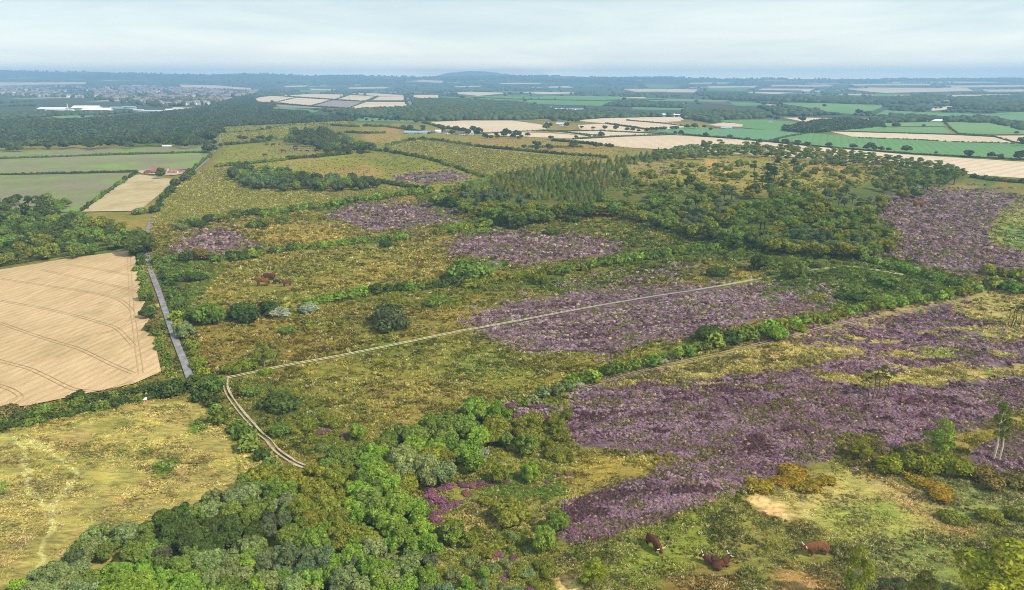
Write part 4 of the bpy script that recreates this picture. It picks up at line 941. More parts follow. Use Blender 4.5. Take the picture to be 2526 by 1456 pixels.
# ------------------------------------------------------------------ hedges
HB = [
 ([(448, 560), (520, 545), (600, 535), (650, 530)], 22, G_DARK, G_MID, 'dark hedge along the lower left edge of the wildflower meadow'),
 ([(650, 535), (720, 522), (800, 512), (880, 497), (940, 490), (1000, 483), (1050, 476)], 20, G_BRIGHT, G_MID, 'bright green hedge below the right half of the wildflower meadow'),
 ([(385, 650), (430, 648), (500, 640), (560, 645), (650, 628), (720, 618)], 30, G_MID, G_DARK, 'tall hedge between the small heather patch and the cattle pasture'),
 ([(720, 618), (800, 612), (860, 604), (930, 596), (1000, 590)], 20, G_BRIGHT, G_MID, 'lower hedge above the cattle pasture ending in open grass'),
 ([(1080, 580), (1150, 570), (1220, 555), (1290, 552)], 22, G_MID, G_OLIVE, 'green hedge in front of the plateau wood, left part'),
 ([(470, 790), (540, 785), (620, 780), (700, 768)], 36, G_DARK, G_OLIVE, 'thick hedge below the cattle pasture, road end'),
 ([(760, 755), (860, 735), (940, 722), (1000, 718), (1060, 712), (1130, 705)], 28, G_BRIGHT, G_DARK, 'bright hedge below the cattle pasture, middle part'),
 ([(1150, 710), (1240, 692), (1300, 686), (1380, 675), (1440, 665)], 26, G_OLIVE, G_MID, 'olive hedge between the two heather slopes'),
 ([(1440, 662), (1520, 648), (1580, 642), (1650, 628), (1720, 620), (1800, 612), (1880, 614)], 24, G_BRIGHT, G_MID, 'hedge climbing toward the plateau wood'),
 ([(1270, 1008), (1330, 985), (1400, 962)], 30, G_PALE, G_MID, 'pale hedge joining the copse to the heath hedge'),
 ([(1400, 960), (1450, 938), (1510, 922), (1580, 905), (1640, 890), (1690, 878)], 32, G_BRIGHT, G_MID, 'bright green hedge along the heath track, lower part'),
 ([(1690, 872), (1740, 858), (1790, 848), (1850, 832)], 36, G_MID, G_DARK, 'taller dark hedge along the heath track, middle part'),
 ([(1885, 822), (1930, 808), (1990, 800), (2050, 788), (2110, 772), (2180, 758), (2260, 745), (2330, 735), (2400, 722)], 28, G_BRIGHT, G_OLIVE, 'hedge along the heath track, upper part'),
 ([(2140, 645), (2200, 660), (2260, 680), (2320, 695), (2370, 708)], 24, G_BRIGHT, G_MID, 'hedge below the far heather slope'),
 ([(2440, 705), (2500, 720), (2580, 735)], 34, G_BRIGHT, G_OLIVE, 'green thicket at the right edge above the track'),
 ([(2440, 680), (2500, 690), (2580, 695)], 36, G_MID, G_OLIVE, 'darker thicket at the right edge below the far heather'),
 ([(338, 630), (350, 680), (360, 730), (372, 770)], 26, G_MID, G_DARK, 'hedge between stubble and road, upper part'),
 ([(380, 815), (395, 850), (410, 890), (425, 930)], 30, G_MID, G_BRIGHT, 'fresh green hedge between stubble and road, lower part'),
 ([(392, 650), (416, 700), (434, 735), (450, 775)], 30, G_MID, G_DARK, 'tree lined hedge right of the road'),
 ([(440, 790), (458, 835), (475, 880), (495, 930)], 34, G_OLIVE, G_LIME, 'yellow green hedge right of the road near the track corner'),
 ([(-200, 1100), (0, 1048), (120, 1018), (230, 990), (330, 970), (420, 958)], 30, G_MID, G_DARK, 'low hedge under the stubble field'),
 ([(-200, 1112), (0, 1064), (120, 1036), (230, 1010), (340, 990), (420, 976)], 28, G_DARK, G_MID, 'second low hedge along the top of the rough meadow'),
 ([(475, 965), (520, 1000), (560, 1040), (600, 1085), (640, 1130), (670, 1160)], 42, G_MID, G_DARK, 'hedge between the rough meadow and the dirt track'),
 ([(-200, 690), (0, 658), (150, 634), (300, 612)], 8, G_DARK, G_DARK, 'dark hedge between the left wood and the stubble'),
 ([(-300, 405), (0, 393), (150, 389), (300, 382), (400, 380), (517, 377)], 5, G_DARK, G_DARK, 'thin dark hedge between the two upper crop fields'),
 ([(-300, 440), (0, 433), (200, 428), (335, 425)], 7, G_DARK, G_DARK, 'dark hedge under the green striped crop field'),
 ([(338, 428), (290, 460), (250, 487), (205, 520)], 12, G_MID, G_DARK, 'green hedge left of the hay field'),
 ([(478, 420), (500, 400), (522, 384)], 10, G_MID, G_BRIGHT, 'roadside hedge above the farm'),
 ([(375, 525), (400, 500), (425, 470), (450, 448), (470, 435)], 26, G_DARK, G_DULL, 'dark tree hedge between hay field and wildflower meadow'),
 ([(550, 331), (600, 328), (642, 325), (690, 316), (728, 310)], 7, G_DARK, G_MID, 'thin hedge across the upper yellow meadow'),
 ([(555, 358), (592, 356), (640, 352), (680, 345)], 9, G_MID, G_DULL, 'hedge above the grazing herd'),
 ([(592, 408), (642, 402), (692, 397), (742, 391), (780, 389), (827, 384), (870, 380)], 14, G_DARK, G_MID, 'hedge below the grazing herd'),
 ([(535, 412), (560, 410), (590, 410)], 16, G_MID, G_MID, 'short thick hedge by the road bend'),
 ([(752, 310), (800, 310), (885, 314)], 7, G_DULL, G_MID, 'short hedge behind the small copse'),
 ([(893, 312), (940, 313)], 8, G_MID, G_DULL, 'short hedge piece right of the small copse'),
 ([(853, 328), (900, 330), (948, 329)], 8, G_MID, G_DARK, 'hedge left of the grey farm sheds'),
 ([(947, 313), (992, 319), (1030, 325), (1060, 330)], 7, G_MID, G_DULL, 'hedge behind the grey farm sheds'),
 ([(952, 365), (980, 357), (1010, 350), (1045, 346)], 14, G_MID, G_DARK, 'hedge along the top left of the second flower meadow'),
 ([(1050, 346), (1100, 351), (1150, 359), (1217, 367), (1300, 374), (1362, 380), (1450, 387), (1495, 391)], 10, G_DARK, G_MID, 'long hedge above the second flower meadow'),
 ([(922, 371), (992, 381), (1067, 396), (1117, 412), (1150, 424), (1190, 437)], 13, G_DARK, G_MID, 'dark hedge below the second flower meadow'),
 ([(1362, 348), (1400, 351), (1450, 356), (1515, 363)], 9, G_DARK, G_DARK, 'dark hedge at the foot of the pale stubble'),
 ([(1305, 364), (1360, 364), (1437, 364)], 7, G_MID, G_OLIVE, 'hedge across the brown heath strip'),
 ([(1042, 303), (1090, 316), (1140, 322), (1180, 330)], 6, G_DARK, G_DARK, 'hedge in front of the large pink stubble field'),
 ([(930, 451), (980, 459), (1030, 467), (1065, 472)], 17, G_DARK, G_DULL, 'hedge running from the long copse to the plateau wood'),
 ([(2395, 438), (2440, 445), (2526, 452), (2650, 460)], 15, G_DARK, G_MID, 'dark hedge above the far heather slope at right'),
 ([(1684, 333), (1800, 342), (1900, 351), (2060, 366), (2250, 381), (2420, 390), (2650, 402)], 4, FARG, FARG, 'long field hedge above the ridge'),
 ([(1184, 331), (1340, 323), (1480, 336)], 3, FARG, FARG, 'field hedge below the large stubble field'),
 ([(1340, 324), (1480, 324), (1660, 333)], 3, FARG, FARG, 'field hedge under the roadside oaks'),
 ([(1380, 326), (1430, 332), (1455, 338)], 4, FARG, FARG, 'short hedge crossing the pale stubble'),
 ([(1415, 344), (1500, 339), (1590, 336), (1665, 333)], 4, FARG, FARG, 'hedge along the top of the front stubble'),
 ([(1545, 298), (1640, 306), (1695, 313)], 3, FARG, FARG, 'hedge across the upper stubble'),
 ([(1493, 305), (1550, 313), (1590, 319)], 3.5, FARG, FARG, 'slanting hedge of the upper stubble'),
 ([(1894, 349), (1940, 338), (1994, 329)], 3.5, FARG, FARG, 'hedge between the teal and the green field'),
 ([(2117, 342), (2250, 346), (2351, 352), (2501, 355)], 3.5, FARG, FARG, 'gappy hedge under the long stubble strip'),
 ([(2047, 325), (2184, 328), (2351, 333), (2451, 338)], 2.5, FARG, FARG, 'thin hedge above the long stubble strip'),
 ([(2327, 300), (2345, 318), (2364, 332), (2450, 338)], 4, FARG, FARG, 'hedge between the two bright green fields'),
 ([(2451, 338), (2500, 352), (2530, 356)], 3.5, FARG, FARG, 'slanting hedge at the right stubble corner'),
 ([(631, 254), (679, 255), (766, 263), (850, 268)], 3, FARG, FARG, 'hedge below the upper pale fields'),
 ([(679, 254), (735, 241)], 2.5, FARG, FARG, 'first slanting hedge of the upper pale fields'),
 ([(766, 262), (829, 246), (860, 235)], 2.5, FARG, FARG, 'second slanting hedge of the upper pale fields'),
 ([(864, 267), (900, 251), (932, 238)], 2.5, FARG, FARG, 'third slanting hedge of the upper pale fields'),
 ([(670, 237), (741, 241), (829, 247), (896, 251), (1006, 251)], 2.5, FARG, FARG, 'long hedge across the upper pale fields'),
 ([(1090, 238), (1263, 246), (1480, 250), (1640, 247)], 2.5, FARG, FARG, 'hedge across the far green fields'),
 ([(998, 236), (1000, 250), (1008, 268)], 5, FARG, FARG, 'tree line left of the far road'),
 ([(1008, 234), (1016, 250), (1024, 266)], 5, FARG, FARG, 'tree line right of the far road')]
for pts_, w_, c_, c2_, lb in HB: hedge(pts_, w_ * (1.35 if w_ >= 18 and pts_[0][1] > 470 and pts_[0][0] > 440 else 1.1), c_, lb, .9 if w_ > 12 else 1.1, c2_, .04 if 'gappy' not in lb else .4)

# ------------------------------------------------------------------ single bushes and trees, each its own thing
BU = [
 ('bush', 957, 805, 128, G_DULL, 'large dark rounded bush standing alone in the golden grass', .95), ('bush', 1172, 690, 135, G_MID, 'broad dark green bush on the hedge between pasture and heather', .8),
 ('bush', 515, 795, 100, G_MID, 'tall green bush in the hedge right of the road', 1.2), ('bush', 605, 790, 98, G_DARK, 'dark round bush left of the white blossoming hawthorns', 1.1),
 ('bush', 690, 778, 70, G_BLOS, 'larger white blossoming hawthorn below the four cattle', .75), ('bush', 760, 768, 66, G_BLOS, 'smaller white blossoming hawthorn below the four cattle', .7),
 ('bush', 710, 822, 46, G_MID, 'small green bush under the hawthorns', .8), ('broad', 345, 628, 82, G_DARK, 'broad dark tree at the top corner of the stubble field', .9),
 ('broad', 384, 818, 44, G_BRN, 'brown tinged tree leaning over the road', .9), ('broad', 456, 832, 48, G_PALE, 'pale flowering tree right of the road', .95),
 ('broad', 362, 742, 40, G_MID, 'green tree between stubble and road', 1.0), ('broad', 366, 787, 42, G_DARK, 'darker tree between stubble and road', .95),
 ('bush', 430, 970, 92, G_DARK, 'large dark bush at the lower end of the road', 1.0), ('bush', 525, 965, 80, G_MID, 'mid green bush left of the track corner', 1.1),
 ('bush', 195, 990, 60, G_DARK, 'dark round bush on the lower edge of the stubble', 1.0), ('bush', 25, 1028, 88, G_BRN, 'brownish bush at the left edge under the stubble', .9),
 ('bush', 570, 920, 60, G_OLIVE, 'olive bush above the track corner', .9), ('bush', 610, 912, 66, G_LIME, 'lime green bush above the track corner', .9), ('airy', 652, 905, 56, G_OLIVE, 'slim young birch above the pale track', 1.0),
 ('bush', 655, 925, 50, G_LIME, 'small lime bush at the foot of the young birch', .7), ('bush', 485, 905, 56, G_LIME, 'yellow green bush beside the road end', .9),
 ('bush', 700, 1010, 120, G_DARK, 'wide dark olive bush inside the track bend', .7), ('bush', 760, 1060, 70, G_OLIVE, 'olive bush right of the track bend', .9), ('bush', 690, 1070, 70, G_MID, 'green bush beside the dirt track', .9),
 ('bush', 735, 1070, 44, G_YEL, 'yellow green bush inside the track bend', .9), ('bush', 830, 1050, 60, G_OLIVE, 'loose olive bush near the long grass', .8), ('broad', 885, 1085, 44, G_BRIGHT, 'small bright tree left of the copse', 1.1),
 ('bush', 620, 975, 56, G_MID, 'green bush just below the track corner', .9), ('bush', 800, 1110, 60, G_MID, 'low green bush under the copse', .6),
 ('broad', 1375, 1312, 62, G_MID, 'rounded dark green tree left of the pink heather', 1.1), ('broad', 1345, 1362, 60, G_BRIGHT, 'bright green upright tree below the rounded tree', 1.3),
 ('broad', 1300, 1120, 56, G_MID, 'spreading tree on the grassy bank', 1.1), ('broad', 1235, 1190, 48, G_OLIVE, 'small golden green tree with a clear trunk', 1.1), ('broad', 1308, 1185, 46, G_BRIGHT, 'small tree with a bare trunk on the open bank', 1.15),
 ('bush', 1192, 1120, 34, G_BLOS, 'small white blossoming shrub in the copse glade', .8), ('bush', 1180, 1140, 56, G_PALE, 'grey green shrub under the blossoming shrub', .8),
 ('broad', 1255, 1290, 90, G_OLIVE, 'olive crowned tree in the middle of the scrub', .8), ('broad', 1120, 1330, 60, G_MID, 'green tree on the edge of the scrub', 1.0),
 ('broad', 1160, 1350, 50, G_OLIVE, 'olive tree on the edge of the scrub', 1.0), ('bush', 1205, 1245, 60, G_OLIVE, 'olive bush right of the magenta heather', .7),
 ('bush', 1770, 682, 66, G_DARK, 'dark bush on the slope under the plateau wood', .9), ('broad', 1872, 668, 46, G_DARK, 'dark little tree on the slope under the plateau wood', 1.1), ('broad', 1957, 688, 54, G_MID, 'green tree straddling the pale track', 1.1),
 ('bush', 2015, 660, 40, G_MID, 'small green bush above the curved track', .9), ('bush', 1360, 580, 50, G_DARK, 'dark bush above the middle heather patch', .7), ('bush', 1412, 548, 50, G_DARK, 'dark bush at the foot of the plateau wood', .8),
 ('broad', 1302, 540, 52, G_OLIVE, 'olive rounded tree at the front of the plateau wood', .9), ('bush', 1330, 700, 60, G_OLIVE, 'yellow olive bush beside the upper heather', 1.0), ('bush', 1080, 750, 100, G_MID, 'long low green bush right of the lone bush', .45),
 ('bush', 950, 608, 44, G_DARK, 'dark bush at the end of the pasture hedge', .9), ('bush', 640, 560, 60, G_MID, 'mid green bush below the meadow hedge', .9), ('bush', 700, 550, 50, G_MID, 'second green bush below the meadow hedge', .9),
 ('bush', 490, 560, 44, G_DARK, 'dark bush below the wildflower meadow', 1.0), ('bush', 450, 568, 50, G_PALE, 'pale bush by the road below the wildflower meadow', .8), ('bush', 345, 528, 44, G_PALE, 'thin grey bush at the foot of the hay field', .9),
 ('broad', 398, 442, 28, G_DARK, 'dark round tree in front of the farmhouse', 1.1), ('bush', 262, 478, 16, G_DARK, 'dark bush on the hedge left of the hay field', 1.0), ('bush', 500, 640, 70, G_BRN, 'brown olive bush above the cattle pasture', 1.0),
 ('bush', 580, 640, 56, G_DARK, 'dark bush above the cattle pasture', .9), ('bush', 430, 692, 50, G_MID, 'green bush where the road leaves the trees', 1.0), ('bush', 480, 690, 90, G_DARK, 'low dark thicket left of the four cattle', .5),
 ('bush', 1745, 835, 78, G_DARK, 'dark green bush above the foreground heather', 1.0), ('bush', 1915, 835, 76, G_BRIGHT, 'bright green bush beside the heath track', 1.05), ('bush', 1965, 815, 50, G_LIME, 'lime bush beside the heath track', .9),
 ('bush', 1430, 955, 34, G_BLOS, 'pale blossoming bush at the low end of the heath hedge', 1.0), ('bush', 1635, 895, 30, G_BLOS, 'pale blossoming bush in the heath hedge', .9), ('bush', 1830, 838, 30, G_YEL, 'yellow flowering bush in the heath hedge', .9),
 ('bush', 2020, 795, 60, G_MID, 'green bush half way up the heath hedge', .9), ('bush', 2180, 700, 90, G_MID, 'broad bush on the green slope above the track', .6), ('bush', 2100, 740, 80, G_DARK, 'dark thicket on the green slope', .55),
 ('bush', 2010, 740, 60, G_OLIVE, 'olive bush below the curved track', .6), ('bush', 2300, 728, 60, G_DARK, 'dark bush close to the track junction', .7),
 # lower right
 ('bush', 1960, 1178, 110, G_GORSE, 'flowering gorse along the knoll top', .45), ('bush', 1880, 1205, 90, G_GORSE, 'flowering gorse on the left shoulder of the knoll', .5), ('bush', 1925, 1190, 70, G_GORSE, 'flowering gorse between the two knoll gorses', .5),
 ('bush', 1985, 1205, 95, G_GORSE, 'round gorse in the pale grass', .5), ('bush', 2030, 1190, 66, G_GORSE, 'small gorse right of the round gorse', .5),
 ('bush', 2260, 1190, 90, G_GORSE, 'yellow gorse below the lime thicket', .5), ('bush', 2320, 1222, 100, G_GORSE, 'lower yellow gorse below the lime thicket', .5),
 ('bush', 2430, 1188, 110, G_BRN, 'brown green gorse at the right', .7), ('bush', 2510, 1195, 100, G_BRN, 'brown green gorse cut by the right edge', .7),
 ('bush', 2195, 1160, 96, G_LIME, 'lime thicket, left dome', .9), ('bush', 2255, 1162, 104, G_OLIVE, 'olive domed thicket in the middle', 1.0), ('airy', 2315, 1135, 84, G_BRIGHT, 'airy bright birch rising from the thicket', 1.0),
 ('bush', 2340, 1165, 110, G_LIME, 'lime thicket, right dome', .9), ('bush', 2375, 1165, 60, G_LIME, 'small lime bush right of the domes', .7),
 ('bush', 2350, 1285, 80, G_OLIVE, 'olive leaning thorn bush', .7), ('bush', 2440, 1285, 72, G_OLIVE, 'first round thorn of the right row', .9), ('bush', 2505, 1280, 60, G_OLIVE, 'second round thorn of the right row', 1.0),
 ('airy', 1462, 1450, 84, G_LIME, 'small lime birch beside the sand patch', .75), ('airy', 2105, 1492, 82, G_LIME, 'tall narrow lime birch at the bottom edge', 1.6), ('airy', 2268, 1490, 94, G_OLIVE, 'spreading olive birch at the bottom edge', .75),
 ('airy', 2440, 1560, 260, G_LIME, 'largest lime birch in the lower right corner', .75), ('airy', 2550, 1510, 150, G_OLIVE, 'birch cut by the lower right corner', .9),
 ('airy', 2120, 1130, 70, G_OLIVE, 'thin olive scrub at the edge of the heather', .5)]
for kd, x, y, w, c, lb, hs in BU:
    o = place(kd, x, y, w, c, lb, None, True, hs, jit=.06, parts=(kd in TRK and w > 30), lift_=.15 if kd == 'airy' else 0, bark=(.35, .32, .26) if kd == 'airy' else (.12, .09, .06))
    if kd == 'bush' and (c == G_GORSE): o.name = 'gorse_bush'
FT = []   # hedgerow trees of the farmland: (x, y foot, width)
for x, y, w in [(685, 605, 10), (800, 612, 10), (915, 615, 14), (1020, 622, 14), (1135, 630, 12), (1190, 632, 11), (1250, 638, 9), (1330, 636, 14), (1380, 628, 13), (1425, 628, 12), (1470, 624, 12), (1505, 622, 12), (1580, 618, 12), (1620, 618, 12), (1725, 606, 14), (1800, 608, 18), (1895, 598, 11), (880, 692, 17), (815, 682, 8), (630, 702, 10), (380, 714, 14), (1608, 656, 10), (1665, 666, 14), (1910, 686, 13), (2150, 710, 15), (2325, 728, 14), (50, 690, 20), (10, 700, 14), (225, 378, 10), (125, 342, 9), (425, 322, 6), (115, 312, 6), (190, 318, 5), (262, 318, 5), (1815, 346, 9), (1052, 338, 7), (1105, 338, 12), (2440, 755, 16), (1960, 625, 10)]:
    FT.append((x / 4 + 1263, y / 4 + 166.7, w))
for x, y, w in [(80, 748, 14), (172, 757, 18), (235, 764, 10), (285, 768, 17), (385, 776, 14), (600, 788, 16), (835, 804, 18), (965, 812, 14), (1012, 810, 22), (1048, 822, 14), (1115, 826, 16), (1185, 829, 13), (1360, 840, 22), (1655, 854, 8), (1975, 888, 24), (2200, 895, 18), (2290, 908, 16), (2470, 920, 30), (2520, 775, 26), (1535, 588, 9), (1260, 600, 18), (340, 540, 18), (555, 395, 10), (2450, 662, 10), (890, 465, 18), (1490, 450, 14), (960, 552, 14), (85, 525, 14), (1140, 605, 12)]:
    FT.append((x / 4 + 1894.5, y / 4 + 166.7, w))
for x, y, w in [(1090, 530, 9), (1148, 532, 6), (1225, 530, 9), (1280, 530, 9), (1340, 530, 12), (1385, 530, 10), (1413, 530, 5), (1485, 532, 7), (1580, 555, 14), (1935, 668, 15), (2045, 640, 14), (2200, 655, 20), (2370, 680, 12), (2470, 682, 24), (130, 617, 13), (62, 627, 10), (1485, 405, 8), (1430, 408, 7), (1230, 402, 6), (160, 352, 9), (2035, 320, 12), (2165, 325, 8), (838, 292, 5)]:
    FT.append((x / 4 + 631.5, y / 4 + 166.7, w))
for x, y, w in [(2070, 850, 30), (2020, 720, 24), (2090, 745, 34), (2045, 825, 22), (820, 500, 10), (2180, 790, 12), (1940, 730, 20)]:
    FT.append((x / 4, y / 4 + 166.7, w))
def where(x, y):
    if x < 560: return 'by the road on the left'
    if x < 900: return 'near the small copse and yellow meadow'
    if x < 1060: return 'on the green strip below the upper pale fields' if y < 302 else 'around the grey farm sheds'
    if x < 1300: return 'right of the grey farm sheds' if y > 315 else 'in the green fields far off'
    if x < 1600: return 'in the pale stubble fields beyond the plateau' if y > 290 else 'in the green fields far off'
    if x < 1900: return 'on the hedge between teal field and stubble' if y > 325 else 'on the hedge left of the blue roofed farm'
    if x < 2250: return 'on the long hedge above the ridge, middle part' if y > 340 else 'among the far green fields'
    return 'on the long hedge above the ridge, right part' if y > 340 else 'among the far right green fields'
seen = {}
for x, y, w in FT:
    sz = 'large' if w >= 20 else 'medium' if w >= 14 else 'small' if w >= 9 else 'tiny'
    lb = f'{sz} dark round field tree {where(x, y)}'
    place('small', x, y, w * 1.05, FARG if random.random() < .7 else G_DULL, lb, 'hedgerow trees of the farmland', True, random.uniform(.8, 1.0), name='field_tree')

# ------------------------------------------------------------------ special trees: pine clumps and the birch pair
def needle_mesh(seed):
    rg = np.random.default_rng(seed); acc = Acc(); lob = []
    for k in range(5):
        a = rg.uniform(0, 6.28); r = rg.uniform(.1, .75); lob.append((r * math.cos(a), r * math.sin(a), rg.uniform(-.12, .3), rg.uniform(.28, .42), .45))
    cloud(acc, lob, 70, .11, rg, .45, .8); return acc.mesh('crown', M_FOL)
NEED = [needle_mesh(500 + k) for k in range(3)]
def tall_pine(px, py, hpx, lean, lab, group, cw=.28):
    x, y, z = P(px, py); H = hpx * mpp(x, y) / .93
    e = obj('pine_tree', None, None, (x, y, z)); tag(e, lab, 'tree', group)
    acc = Acc(); r = H * .016
    tube(acc, [(0, 0, -.2), (lean * .15 * H, 0, H * .35), (lean * .1 * H, .02 * H, H * .65), (lean * .3 * H, 0, H * .92)], [r * 1.5, r, r * .8, r * .4])
    t = obj('trunk', acc.mesh('trunk', M_BARK), e); t.color = (.17, .12, .055, 1)
    acc = Acc()
    for s in (-1, 1): tube(acc, [(lean * .12 * H, 0, H * .62), (lean * .12 * H + s * .10 * H, 0, H * .74), (lean * .12 * H + s * .17 * H, .02 * H, H * .86)], [r * .45, r * .35, r * .2], k=5)
    b_ = obj('branch', acc.mesh('branch', M_BARK), e); b_.color = (.10, .075, .04, 1)
    for k in range(3):
        q_ = H * cw * random.uniform(.42, .72); c = obj('crown', random.choice(NEED), e, ((lean * .3 + (k - 1) * .2 + random.uniform(-.04, .04)) * H, random.uniform(-.1, .1) * H, H * (.80 + .07 * k + random.uniform(-.03, .04))), random.uniform(0, 6), (q_, q_, q_ * .8)); c.color = (.10, .115, .032, 1)
for dx, dy, h, ln, nm in ((-19, 0, 62, -.3, 'leftmost thin'), (-10, 1, 80, .2, 'tallest central'), (-3, 2, 74, .6, 'leaning central'), (20, 0, 70, .5, 'right hand')):
    tall_pine(2162 + dx, 985 + dy, h, ln, f'{nm} pine of the bare stemmed clump standing in the heather', 'pines of the clump in the heather')
for dx, dy, h, ln, nm in ((-12, 0, 46, -.3, 'left thin'), (-6, 1, 58, .3, 'tall'), (0, 1, 52, .4, 'middle'), (13, 2, 56, .3, 'right')):
    tall_pine(2500 + dx, 806 + dy, h, ln, f'{nm} pine of the clump in pale grass near the right edge', 'pines of the clump at the right edge')
for dx, h in ((-4, 34), (5, 36)):
    tall_pine(1905 + dx, 500 - 12, h, .2, 'slender pine standing in the plateau clearing', 'slender pines in the plateau clearing')
def birch(px, py, hpx, wpx, lab):
    x, y, z = P(px, py); s = mpp(x, y); H = hpx * s / .93; R = wpx * .5 * s
    e = obj('birch_tree', None, None, (x, y, z)); tag(e, lab, 'tree', 'birch pair at the right edge of the heather')
    acc = Acc(); r = H * .017
    tube(acc, [(0, 0, -.2), (.02 * H, 0, H * .3), (-.01 * H, 0, H * .6), (.02 * H, 0, H * .95)], [r * 1.3, r, r * .7, r * .3])
    for k in range(8):
        a = k * 2.4; z0 = H * (.4 + .05 * k); tube(acc, [(0, 0, z0), (R * .5 * math.cos(a), R * .5 * math.sin(a), z0 + .12 * H)], [r * .4, r * .15], k=5)
    t = obj('trunk', acc.mesh('trunk', M_BARK), e); t.color = (.62, .56, .42, 1)
    rg = np.random.default_rng(int(px)); acc = Acc(); lob = []
    for k in range(26):
        f = rg.uniform(0, 1); a = rg.uniform(0, 6.28); rr = R * rg.uniform(.2, .8) * math.sin(math.pi * (.15 + .8 * f)); lob.append((rr * math.cos(a), rr * math.sin(a), H * (.38 + .62 * f), R * rg.uniform(.2, .34), 1.2))
    cloud(acc, lob, 150, R * .11, rg, 0, .9); c = obj('crown', acc.mesh('crown', M_FOL), e); c.color = (.17, .21, .03, 1)
birch(2450, 1134, 140, 42, 'left birch with a pale bare lower trunk at the right edge of the heather')
birch(2464, 1136, 118, 34, 'right, slightly shorter birch of the pair beside the heather')

# ------------------------------------------------------------------ heather, tussocks: ground plants nobody could count
def tuft(seed, m=14, size=.55, flat=.55, up=.5):
    rg = np.random.default_rng(seed); n = rg.normal(0, 1, (m, 3)); n[:, 2] = np.abs(n[:, 2]); n /= np.linalg.norm(n, axis=1)[:, None]
    c = n * np.array([.85, .85, flat]) ; V, Q = cards(c, n + np.array([0, 0, up]), size, rg, .35)
    return V, [Q], np.repeat(tintv(m, rg, .3), 4, 0)
TP_HEA = [tuft(300 + k) for k in range(8)]
def blades(seed, m=12):
    rg = np.random.default_rng(seed); acc = Acc(); V = []; 
    a = rg.uniform(0, 6.28, m); l = rg.uniform(.7, 1.2, m); lean = rg.uniform(.3, 1.0, m)
    bx = rg.normal(0, .28, m); by = rg.normal(0, .28, m); w = rg.uniform(.10, .22, m)
    tx = bx + l * lean * .8 + .25 * np.cos(a) * l; ty = by + .3 * np.sin(a) * l; tz = l * (1.05 - .55 * lean)
    sx, sy = -np.sin(a) * w, np.cos(a) * w
    V = np.stack([np.column_stack([bx - sx, by - sy, 0 * bx - .1]), np.column_stack([bx + sx, by + sy, 0 * bx - .1]), np.column_stack([tx + sx, ty + sy, tz]), np.column_stack([tx - sx, ty - sy, tz])], 1).reshape(-1, 3)
    return V, [np.arange(m * 4).reshape(m, 4)], np.repeat(tintv(m, rg, .35), 4, 0)
TP_GRASS = [blades(320 + k) for k in range(8)]
def ground_pts(n, y0, y1, x0=-.95, x1=.95, seed=0, power=1.0):
    """points over the near ground, spaced to stay equally dense as the ground recedes"""
    rg = np.random.default_rng(seed)
    py = rg.uniform(y0, y1, n); px = rg.uniform(-150, 2680, n); X, Y, Z = at(px, py); return px, py, X, Y, Z
rgh = np.random.default_rng(91)
px, py, X, Y, Z = ground_pts(260000, 415, 1480, seed=92)
he0 = samp(HE, px, py); hv = he0 + .9 * (fbm(X / 6, Y / 3.0, 71, 4) - .5) + .9 * (fbm(X / 16, Y / 9, 72, 3) - .5)
k = (he0 > .15) & (hv > .48 + rgh.uniform(-.14, .14, len(px))) & (rgh.uniform(0, 1, len(px)) < np.where(py > 900, .9, .75))
for t_ in (T1, T3):
    for (x1, y1), (x2, y2) in zip(t_[:-1], t_[1:]):
        dx, dy = x2 - x1, y2 - y1; t = np.clip(((px - x1) * dx + (py - y1) * dy) / (dx * dx + dy * dy), 0, 1); k &= np.abs(py - y1 - t * dy) + .3 * np.abs(px - x1 - t * dx) > 5.0
px, py, X, Y = px[k], py[k], X[k], Y[k]; n = len(X)
s = mpp(X, Y) * rgh.uniform(2.6, 5.2, n); s = np.clip(s, .2, 1.0)
f = fbm(X / 7 + Y / 20, Y / 3.2, 73, 3); g = rgh.uniform(0, 1, n)
ca = np.array((.29, .18, .205)); cb = np.array((.43, .305, .335)); cc = np.array((.17, .10, .10)); cd = np.array((.22, .20, .075)); ce = np.array((.50, .40, .26))
colr = ca + (cb - ca) * ss(.35, .7, f)[:, None]
pick = lambda m, c: colr.__setitem__(m, c)
dark = fbm(X / 5 + Y / 15, Y / 2.4, 74, 3); dk2 = fbm(X / 16, Y / 9, 75, 3)
colr[dark + .35 * dk2 < .53] = cc; colr[(dark > .53) & (g > .35) & (dk2 > .40)] = cd; colr[g > .94] = ce
ridge = (py > 700) & (px > 1400) & (px > 1400 + (1000 - py) * 2.2)   # the near ridge flowers a deeper purple
colr[ridge] *= np.array((.86, .77, .83)); colr[(py < 650)] *= np.array((.96, .92, .93)); colr[(py < 650) & (g > .3) & (g < .45)] = (.16, .15, .055)
colr *= (1 + rgh.uniform(-.26, .26, n))[:, None]
hsv = rgh.uniform(.6, 1.5, n)
o = merge('heather', TP_HEA, X, Y, TH(X, Y) + .02, s * 1.25, colr, M_FOL, hsv, rgh); tag(o, 'purple flowering heather covering the slopes', kind='stuff')
